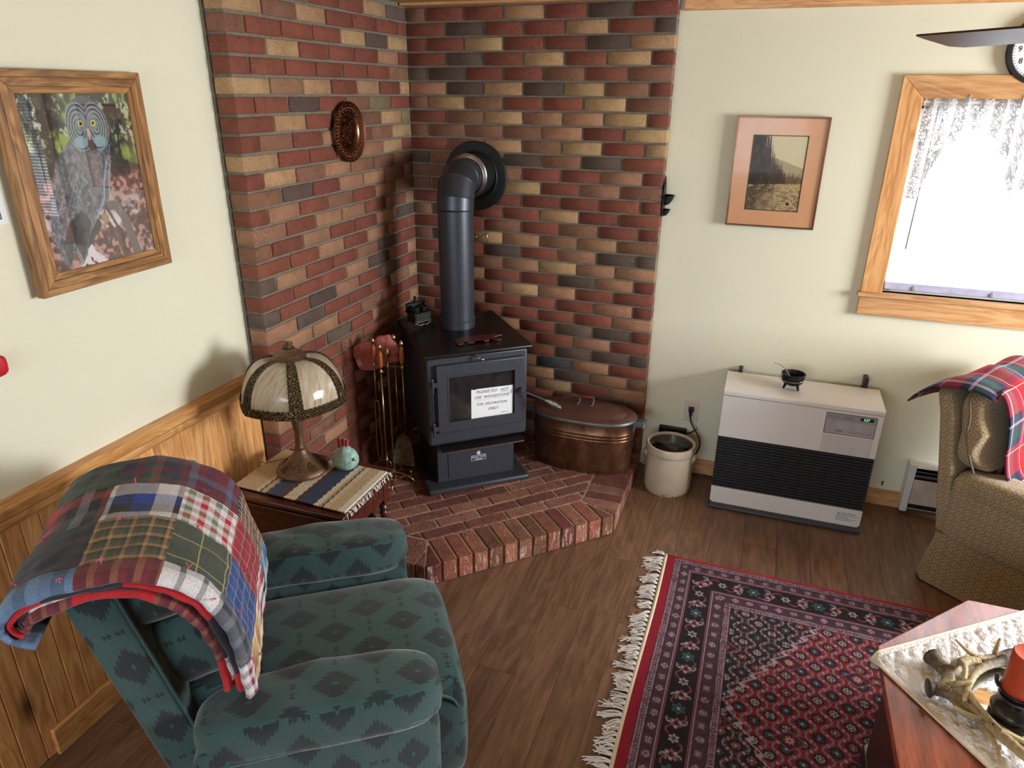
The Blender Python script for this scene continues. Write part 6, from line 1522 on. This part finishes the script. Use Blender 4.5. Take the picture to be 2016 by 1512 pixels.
# quilted square topper, turned so that one corner overhangs the left edge
TPM = N('white_quilted_cotton'); _v = TPM.coord(); _n = TPM.noise(_v, 120, 3)
TPM = TPM.done(TPM.mix(TPM.noise(_v, 9, 3), C(234, 230, 226), C(240, 240, 244)), .85, 0, TPM.bump(TPM.math('ADD', _n, TPM.math('MULTIPLY', TPM.noise(_v, 45, 3, .6, 1.5), 2.5)), .7, .006))
e1 = Vector((.493, .380, 0)).normalized(); e2 = Vector((.38, -.493, 0)).normalized(); tc0 = Vector((2.303, -1.683, CZ)); TL = .86
tq = thing('quilted_table_topper', 'white quilted square cloth laid cornerwise on the coffee table', 'table cloth', (2.75, -1.85, CZ))
def over(p):   # distance outside the table edge (left side only matters)
    return max(0, CX0 - p.x)
def topf(u, v):
    p = tc0 + e1 * (u * TL) + e2 * (v * TL)
    a, b = u * TL, v * TL
    g1 = ((a + b) / .052) % 1; g2 = ((a - b) / .16) % 1; edge = min(u, 1 - u, v, 1 - v) * TL
    puff = .0075 * (abs(sin(PI * g1)) ** .5) * (min(1, abs(sin(PI * g2)) * 3) ** .5) + .004 * noise.noise(Vector((a * 38, b * 38, 1))) + .003 * noise.noise(Vector((a * 80, b * 80, 5)))
    if edge < .022: puff = .003 * abs(sin(edge / .022 * PI)) + .001
    z = CZ + .0035 + max(puff, .0); o_ = over(p)
    if o_ > 0: p.x += o_ * .35; z -= o_ * .6 + 0
    return Vector((p.x, p.y, z))
q = BM(); surf(q, 190, 190, topf); o = obj('quilted_field', q, TPM, tq, smooth=True)
q = BM()
for A_, B_ in (((0, 0), (1, 0)), ((0, 0), (0, 1)), ((1, 0), (1, 1)), ((0, 1), (1, 1))):
    tube(q, [topf(A_[0] + (B_[0] - A_[0]) * t_ / 60, A_[1] + (B_[1] - A_[1]) * t_ / 60) + Vector((0, 0, .001)) for t_ in range(61)], .0042, 6)
obj('bound_edge', q, CREAM, tq, smooth=True)
q = BM(); TPC = tc0 + (e1 + e2) * TL / 2
prism(q, [(2.665, -1.552), (2.70, -1.520), (2.76, -1.492), (2.98, -1.40), (3.0, -1.47), (2.76, -1.545)], CZ + .008, CZ + .012); tag(obj('dark_cloth', q, plain('slate_cloth', C(52, 60, 76), .9, 0, .3, 40, 60, .8, .01)), 'dark slate blue cloth piece lying behind the antler centrepiece', 'cloth')

# antler centrepiece, mirror and candle
mc = Vector((2.690, -1.760, CZ + .012)); mir = thing('mirror_tray', 'round mirror tray with a pale rim inside the ring of antlers', 'tray', mc)
q = BM(); lathe(q, [(0, 0), (.135, 0), (.148, .004), (.152, .010), (.148, .014), (.133, .010), (0, .010)], 72, mc); obj('rim', q, plain('cream_resin', C(214, 200, 160), .35, 0, .05, 20, 0, coat=.3), mir, smooth='auto')
q = BM(); lathe(q, [(0, .0102), (.1335, .0102), (.1335, .0112), (0, .0112)], 72, mc); obj('mirror_glass', q, plain('mirror', C(225, 228, 225), .02, 1, 0), mir)
hd_c = Vector((2.634, -1.812, CZ + .0235)); hd_ = thing('candle_holder', 'black turned candle holder standing on the round mirror tray', 'candle holder', hd_c)
BLKW = plain('black_lacquer', C(26, 27, 30), .25, 0, .1, 20, 0, coat=.4)
q = BM(); lathe(q, [(0, 0), (.040, 0), (.050, .008), (.052, .020), (.044, .034), (.030, .042), (.024, .048), (.036, .054), (.043, .060), (.043, .066), (.034, .070), (.036, .074), (.044, .078), (.0, .078)], 48, hd_c); obj('body', q, BLKW, hd_, smooth='auto')
q = BM(); lathe(q, [(.040, .078), (.046, .080), (.048, .086), (.044, .083)], 48, hd_c); tube(q, smooth_path([hd_c + Vector((-.044, .006, .078)), hd_c + Vector((-.052, .008, .092)), hd_c + Vector((-.055, .010, .112))], 4), [.005] * 8 + [.002], 8); obj('rim_leaf', q, BLKW, hd_, smooth=True)
CND = N('orange_wax'); _v = CND.coord(); CND = CND.done(CND.mix(CND.noise(_v, 30, 4), C(170, 56, 32), C(194, 80, 48)), .4, 0, CND.bump(CND.noise(_v, 40, 3), .15, .003), Subsurface_Weight=.3, Subsurface_Radius=(.02, .006, .002))
cn = thing('pillar_candle', 'orange pillar candle standing in the black candle holder', 'candle', hd_c + Vector((0, 0, .079)))
q = BM(); lathe(q, [(0, .0795), (.0405, .0795), (.0420, .083), (.0420, .198), (.039, .204), (.033, .202), (.018, .197), (0, .195)], 48, hd_c); obj('wax', q, CND, cn, smooth='auto')
q = BM(); tube(q, [hd_c + Vector((0, 0, .194)), hd_c + Vector((.002, 0, .208))], .0012, 6); obj('wick', q, RUBBER, cn)
ANT = N('antler'); _v = ANT.coord(); _z = ANT.n('VertexColor', layer_name='Col').outputs[0]; _n = ANT.noise(ANT.mapv(_v, (1, 1, 1)), 70, 5, .65, .8)
ANT = ANT.done(ANT.mix(1, _z, ANT.ramp(_n, [(.3, .55), (.5, .95), (.7, 1.15)]), 'MULTIPLY'), .5, 0, ANT.bump(_n, .8, .005))
def antler(name, label, beams):
    """beams: (points, r0, r1, tip, burr)"""
    t = thing(name, label, 'antler', (mc.x, mc.y, CZ + .010)); first = True
    for pts, r0, r1, tipc in beams:
        sp = smooth_path([Vector((x, y, CZ + z)) for x, y, z in pts], 8); n_ = len(sp); q = BM()
        rs = [(r0 + (r1 - r0) * (i / (n_ - 1)) ** 1.3) * (1 + .07 * sin(i * 2.3)) * (1.35 if (i < 3 and r0 > .011) else 1) for i in range(n_)]
        if tipc: rs[-1] = .0012; rs[-2] = min(rs[-2], .004)
        tube(q, sp, rs, 14)
        cl = q.verts.layers.float_color.new('Col')
        for vi, v in enumerate(q.verts):
            f = min(1, (vi // 14) / (n_ - 1)); dk, lt = Vector(C(56, 38, 28)), Vector(C(208, 184, 134))
            g_ = f if r0 > .011 else .35 + f * .9; c_ = dk.lerp(lt, min(1, g_)); v[cl] = (*c_, 1)
        o = obj('main_beam' if first else 'tine', q, ANT, t, smooth=True); first = False
    return t
antler('antler', 'shed antler with a dark base along the lower left cloth edge', [
    ([(2.438, -1.800, .034), (2.467, -1.797, .036), (2.494, -1.805, .035), (2.512, -1.828, .033), (2.548, -1.862, .032), (2.589, -1.907, .032), (2.625, -1.958, .035), (2.68, -2.02, .040), (2.76, -2.10, .045)], .0185, .0115, False),
    ([(2.575, -1.885, .034), (2.545, -1.876, .036), (2.515, -1.872, .042), (2.484, -1.866, .052)], .0112, .003, True),
    ([(2.545, -1.878, .028), (2.562, -1.905, .022), (2.574, -1.935, .018), (2.574, -1.975, .018)], .0105, .003, True),
    ([(2.588, -1.905, .040), (2.565, -1.870, .044), (2.547, -1.836, .048), (2.530, -1.800, .056)], .0085, .006, False)])
antler('antler', 'pale antler arching behind the orange candle with two upright tines', [
    ([(2.73, -1.575, .045), (2.68, -1.593, .042), (2.632, -1.618, .042), (2.595, -1.638, .046), (2.562, -1.634, .058), (2.529, -1.618, .078)], .0150, .003, True),
    ([(2.638, -1.610, .050), (2.641, -1.598, .072), (2.644, -1.592, .096)], .0075, .003, True),
    ([(2.665, -1.620, .044), (2.612, -1.660, .048), (2.568, -1.712, .052), (2.535, -1.780, .056), (2.514, -1.836, .054)], .0135, .006, False)])
antler('antler', 'rough dark antler base between the other two antlers near the cloth corner', [
    ([(2.470, -1.664, .036), (2.486, -1.702, .038), (2.503, -1.726, .044), (2.527, -1.697, .050), (2.558, -1.668, .050), (2.588, -1.660, .048)], .0195, .0125, False),
    ([(2.500, -1.722, .044), (2.492, -1.760, .044), (2.478, -1.795, .042)], .0165, .0150, False),
    ([(2.528, -1.700, .070), (2.531, -1.735, .078), (2.522, -1.776, .072)], .0085, .0055, False),
    ([(2.480, -1.790, .050), (2.512, -1.784, .062), (2.541, -1.776, .068)], .0085, .0050, False)])

# ================================================================ WING-BACK ARMCHAIR
QF = N('beige_quatrefoil')
def _qf():
    m = QF; uv = m.coord('UV'); x, y, _ = m.sep(uv); c_ = .060
    def cell(ox, oy):
        a = m.math('ABSOLUTE', m.math('SUBTRACT', m.math('FRACT', m.math('ADD', m.math('DIVIDE', x, c_), ox)), .5)); b = m.math('ABSOLUTE', m.math('SUBTRACT', m.math('FRACT', m.math('ADD', m.math('DIVIDE', y, c_), oy)), .5))
        def ln(p, q_): return m.math('SQRT', m.math('ADD', m.math('MULTIPLY', p, p), m.math('MULTIPLY', q_, q_)))
        d = m.math('MINIMUM', ln(m.math('SUBTRACT', a, .17), b), ln(a, m.math('SUBTRACT', b, .17))); return m.math('ABSOLUTE', m.math('SUBTRACT', d, .155))
    d1, d2 = cell(0, 0), cell(.5, .5); l = m.math('LESS_THAN', m.math('MINIMUM', d1, m.math('ADD', d2, .0)), .024)
    v = m.coord(); n_ = m.noise(v, 300, 2); base = m.mix(m.noise(v, 8, 2), C(158, 138, 108), C(178, 158, 126))
    c = m.mix(m.math('MULTIPLY', l, .75), base, C(92, 72, 52)); c = m.mix(.3, c, m.ramp(n_, [(.3, .6), (.7, 1.3)]), 'MULTIPLY')
    return m.done(c, .9, 0, m.bump(m.math('SUBTRACT', n_, m.math('MULTIPLY', l, 1.2)), .5, .003), Sheen_Weight=.2)
QF = _qf()
WA = math.radians(-37); wo = (2.728, -.536)
wc = thing('beige_armchair', 'beige skirted armchair with a quatrefoil weave under a red tartan throw', 'armchair', (*wo, 0), WA, local=True)
# local: x forward, y across (towards the wall)
WD = .60; wc.scale = (1, 1, .89)
q = BM()
def skirt(u, v):
    a = u * 4; x0, x1, y0, y1 = -.012, .86, 0, WD; fl = .030 * (1 - v)
    if a < 1: p = (x0 + (x1 - x0) * a, y0 - fl)
    elif a < 2: p = (x1 + fl, y0 + (y1 - y0) * (a - 1))
    elif a < 3: p = (x1 - (x1 - x0) * (a - 2), y1)
    else: p = (x0 - fl * 1.4, y1 - (y1 - y0) * (a - 3))
    return Vector((p[0], p[1], .012 + v * .275))
def skuv(u, v): return (u * 2.8, v * .27)
surf(q, 160, 8, skirt, skuv, closed_u=True); obj('skirt', q, QF, wc, smooth='auto', ang=40)
q = BM(); tube(q, [skirt(i / 80, 1.0) + Vector((0, -.002, 0)) for i in range(21)], .0042, 6); obj('skirt_piping', q, QF, wc, smooth=True)
q = BM(); pillow(q, (.43, .05, .44), (.43, .062, .165), .14, .16, 60, 30, nz=.004, nsc=5); obj('arm_side', q, QF, wc, smooth=True)
q = BM()
def raf(p): x, y, z = p; return (x, y, z * 1.0 + .018 * sin(x * 7 + 1) - .10 * max(0, (x + .1)) ** 2 + .010 * noise.noise(Vector((x * 12, y * 12, 3))))
pillow(q, (.42, .055, .588), (.42, .085, .062), .5, .55, 72, 30, fn=raf); obj('arm_roll', q, QF, wc, smooth=True)
q = BM(); pillow(q, (.43, WD - .055, .44), (.43, .055, .17), .14, .16, 40, 20); obj('arm_side', q, QF, wc, smooth=True)
q = BM(); pillow(q, (.44, WD / 2, .42), (.38, WD / 2 - .12, .08), .3, .3, 48, 24, nz=.004); obj('seat_cushion', q, QF, wc, smooth=True)
q = BM(); prism(q, [(.0, .25), (.10, .25), (.05, .80), (-.030, .955), (-.070, .972), (-.108, .955), (-.118, .90), (-.04, .5)], .012, .055, 'y')
bkm = Matrix(((cos(.165), 0, -sin(.165), .000), (0, 1, 0, 0), (sin(.165), 0, cos(.165), .262), (0, 0, 0, 1)))
q.free(); q = BM()
def bsf(p):
    x, y, z = p; return (x + .02 * max(0, (z - .2) / .15) ** 2 * -1, y, z)
pillow(q, (.012, WD / 2, .358), (.033, WD / 2, .375), .16, .2, 56, 40, fn=bsf, M=bkm, nz=.003); obj('back_shell', q, QF, wc, smooth=True)
q = BM()
def bcf(p):
    x, y, z = p; f = z / .23; bul = .011 * cos(f * 7.5) + .012 * noise.noise(Vector((0, y * 9, z * 14)))
    return (x + (bul if x > 0 else bul * .3), y + .010 * sin(z * 24) * (y < 0), z)
pillow(q, (.098, WD / 2 + .005, .540), (.054, WD / 2 - .005, .206), .42, .36, 72, 48, fn=bcf, M=bkm, nz=.008, nsc=12); obj('back_cushion', q, QF, wc, smooth=True)
q = BM(); tube(q, smooth_path([bkm @ Vector((.092 + a, -.004 + b, z_)) for a, b, z_ in ((.0, .055, .748), (.0, .012, .705), (.008, .002, .62), (-.004, .008, .53), (.012, .004, .44), (.03, .012, .36))], 6), .0045, 6); obj('cushion_piping', q, QF, wc, smooth=True)
# tartan throw
TAR = N('red_tartan')
def _tar():
    m = TAR; uv = m.coord('UV'); x, y, _ = m.sep(uv); R_, NV, GN, W3 = C(168, 8, 22), C(26, 28, 66), C(20, 62, 54), C(214, 206, 210)
    def st(c, off):
        f = m.math('FRACT', m.math('ADD', m.math('DIVIDE', c, .26), off))
        return f, m.ramp(f, [(0, R_), (.30, NV), (.48, C(60, 40, 70)), (.55, GN), (.72, NV), (.84, R_)], 'CONSTANT')
    fx, a = st(x, .1); fy, b = st(y, .35); tw = m.math('FRACT', m.math('MULTIPLY', m.math('ADD', x, y), 260)); c = m.mix(m.math('ADD', .32, m.math('MULTIPLY', tw, .36)), a, b)
    for f in (fx, fy):
        for p_ in (.455, .482, .93): k = m.math('LESS_THAN', m.math('ABSOLUTE', m.math('SUBTRACT', f, p_)), .0045); c = m.mix(m.math('MULTIPLY', k, .85), c, W3)
    nz = m.noise(m.coord(), 240, 2); c = m.mix(.3, c, m.ramp(nz, [(.3, .5), (.7, 1.3)]), 'MULTIPLY'); return m.done(c, .95, 0, m.bump(nz, .4, .003), Sheen_Weight=.05)
TAR = _tar()
th_ = thing('tartan_throw', 'red, navy and green tartan throw draped over the beige armchair', 'throw', (*wo, .267), WA, local=True); th_.scale = (1, 1, .89)
TPR = smooth_path([(-.250, 0, .930), (-.215, 0, .985), (-.155, 0, 1.035), (-.09, 0, 1.060), (-.01, 0, 1.066), (.065, 0, 1.030), (.105, 0, .94), (.122, 0, .84), (.135, 0, .73), (.175, 0, .63), (.29, 0, .535), (.42, 0, .525), (.60, 0, .53)], 8)
def thf(u, v):
    i = u * (len(TPR) - 1); k_ = min(int(i), len(TPR) - 2); p = TPR[k_].lerp(TPR[k_ + 1], i - k_)
    y0 = .015 + .045 * min(1, max(0, u - .30) * 5); y = y0 + v * (.50 - y0); w_ = .012 * noise.noise(Vector((u * 5, v * 6, 2))) + .007 * sin(v * 16 + u * 5)
    droop = -(.020 if u > .4 else .060) * (1 - v) ** 7; y = y - (.022 * (1 - v) ** 3 if u < .4 else 0)
    return Vector((p.x + (.15 * min(1, v * 2.5) if u < .3 else 0) * (1 - u / .3 if u < .3 else 0) + .4 * w_, y, p.z + w_ + droop - .3 + (.03 * (1 - u / .25) * v if u < .25 else 0)))
q = BM(); surf(q, 110, 60, thf, lambda u, v: (u * 1.15, v * .62)); o = obj('tartan_cloth', q, TAR, th_, smooth=True); sd = o.modifiers.new('s', 'SOLIDIFY'); sd.thickness = .008; sd.offset = 1

# ================================================================ CEILING FAN
fan = thing('ceiling_fan', 'ceiling fan with dark maroon brown blades hanging at the upper right', 'fan', (2.70, -1.565, H))
FANB = plain('maroon_blade', C(64, 34, 30), .4, 0, .1, 10); hubc = Vector((2.70, -1.565, 0))
q = BM(); lathe(q, [(0, H), (.06, H), (.055, H - .03), (.012, H - .04), (.012, 2.26), (.05, 2.255), (.095, 2.23), (.10, 2.17), (.085, 2.14), (0, 2.135)], 40, (hubc.x, hubc.y, 0)); obj('motor_housing', q, FANB, fan, smooth='auto')
P4 = [Vector(p) for p in ((2.222, -.777, 2.127), (2.246, -.998, 2.157))]
def blade(ang):
    q = BM(); R_ = Matrix.Translation(hubc) @ Matrix.Rotation(ang, 4, 'Z') @ Matrix.Translation((0, 0, 2.142)) @ Matrix.Rotation(math.radians(13), 4, 'X')
    prism(q, [(.16, -.052), (.19, -.058), (.74, -.070), (.785, -.050), (.800, .04), (.800, .068), (.19, .055), (.16, .048)], -.003, .003, 'z', R_)
    return obj('blade', q, FANB, fan, bevel=.002)
def bracket(ang):
    q = BM(); R_ = Matrix.Translation(hubc) @ Matrix.Rotation(ang, 4, 'Z') @ Matrix.Translation((0, 0, 2.148)); box(q, (.08, -.018, -.003), (.22, .018, .003), R_); obj('blade_bracket', q, FANB, fan, bevel=.002)
b0 = math.atan2(-.888 + 1.565, 2.234 - 2.70)
for k_ in range(3): blade(b0 + k_ * 2 * PI / 3); bracket(b0 + k_ * 2 * PI / 3)
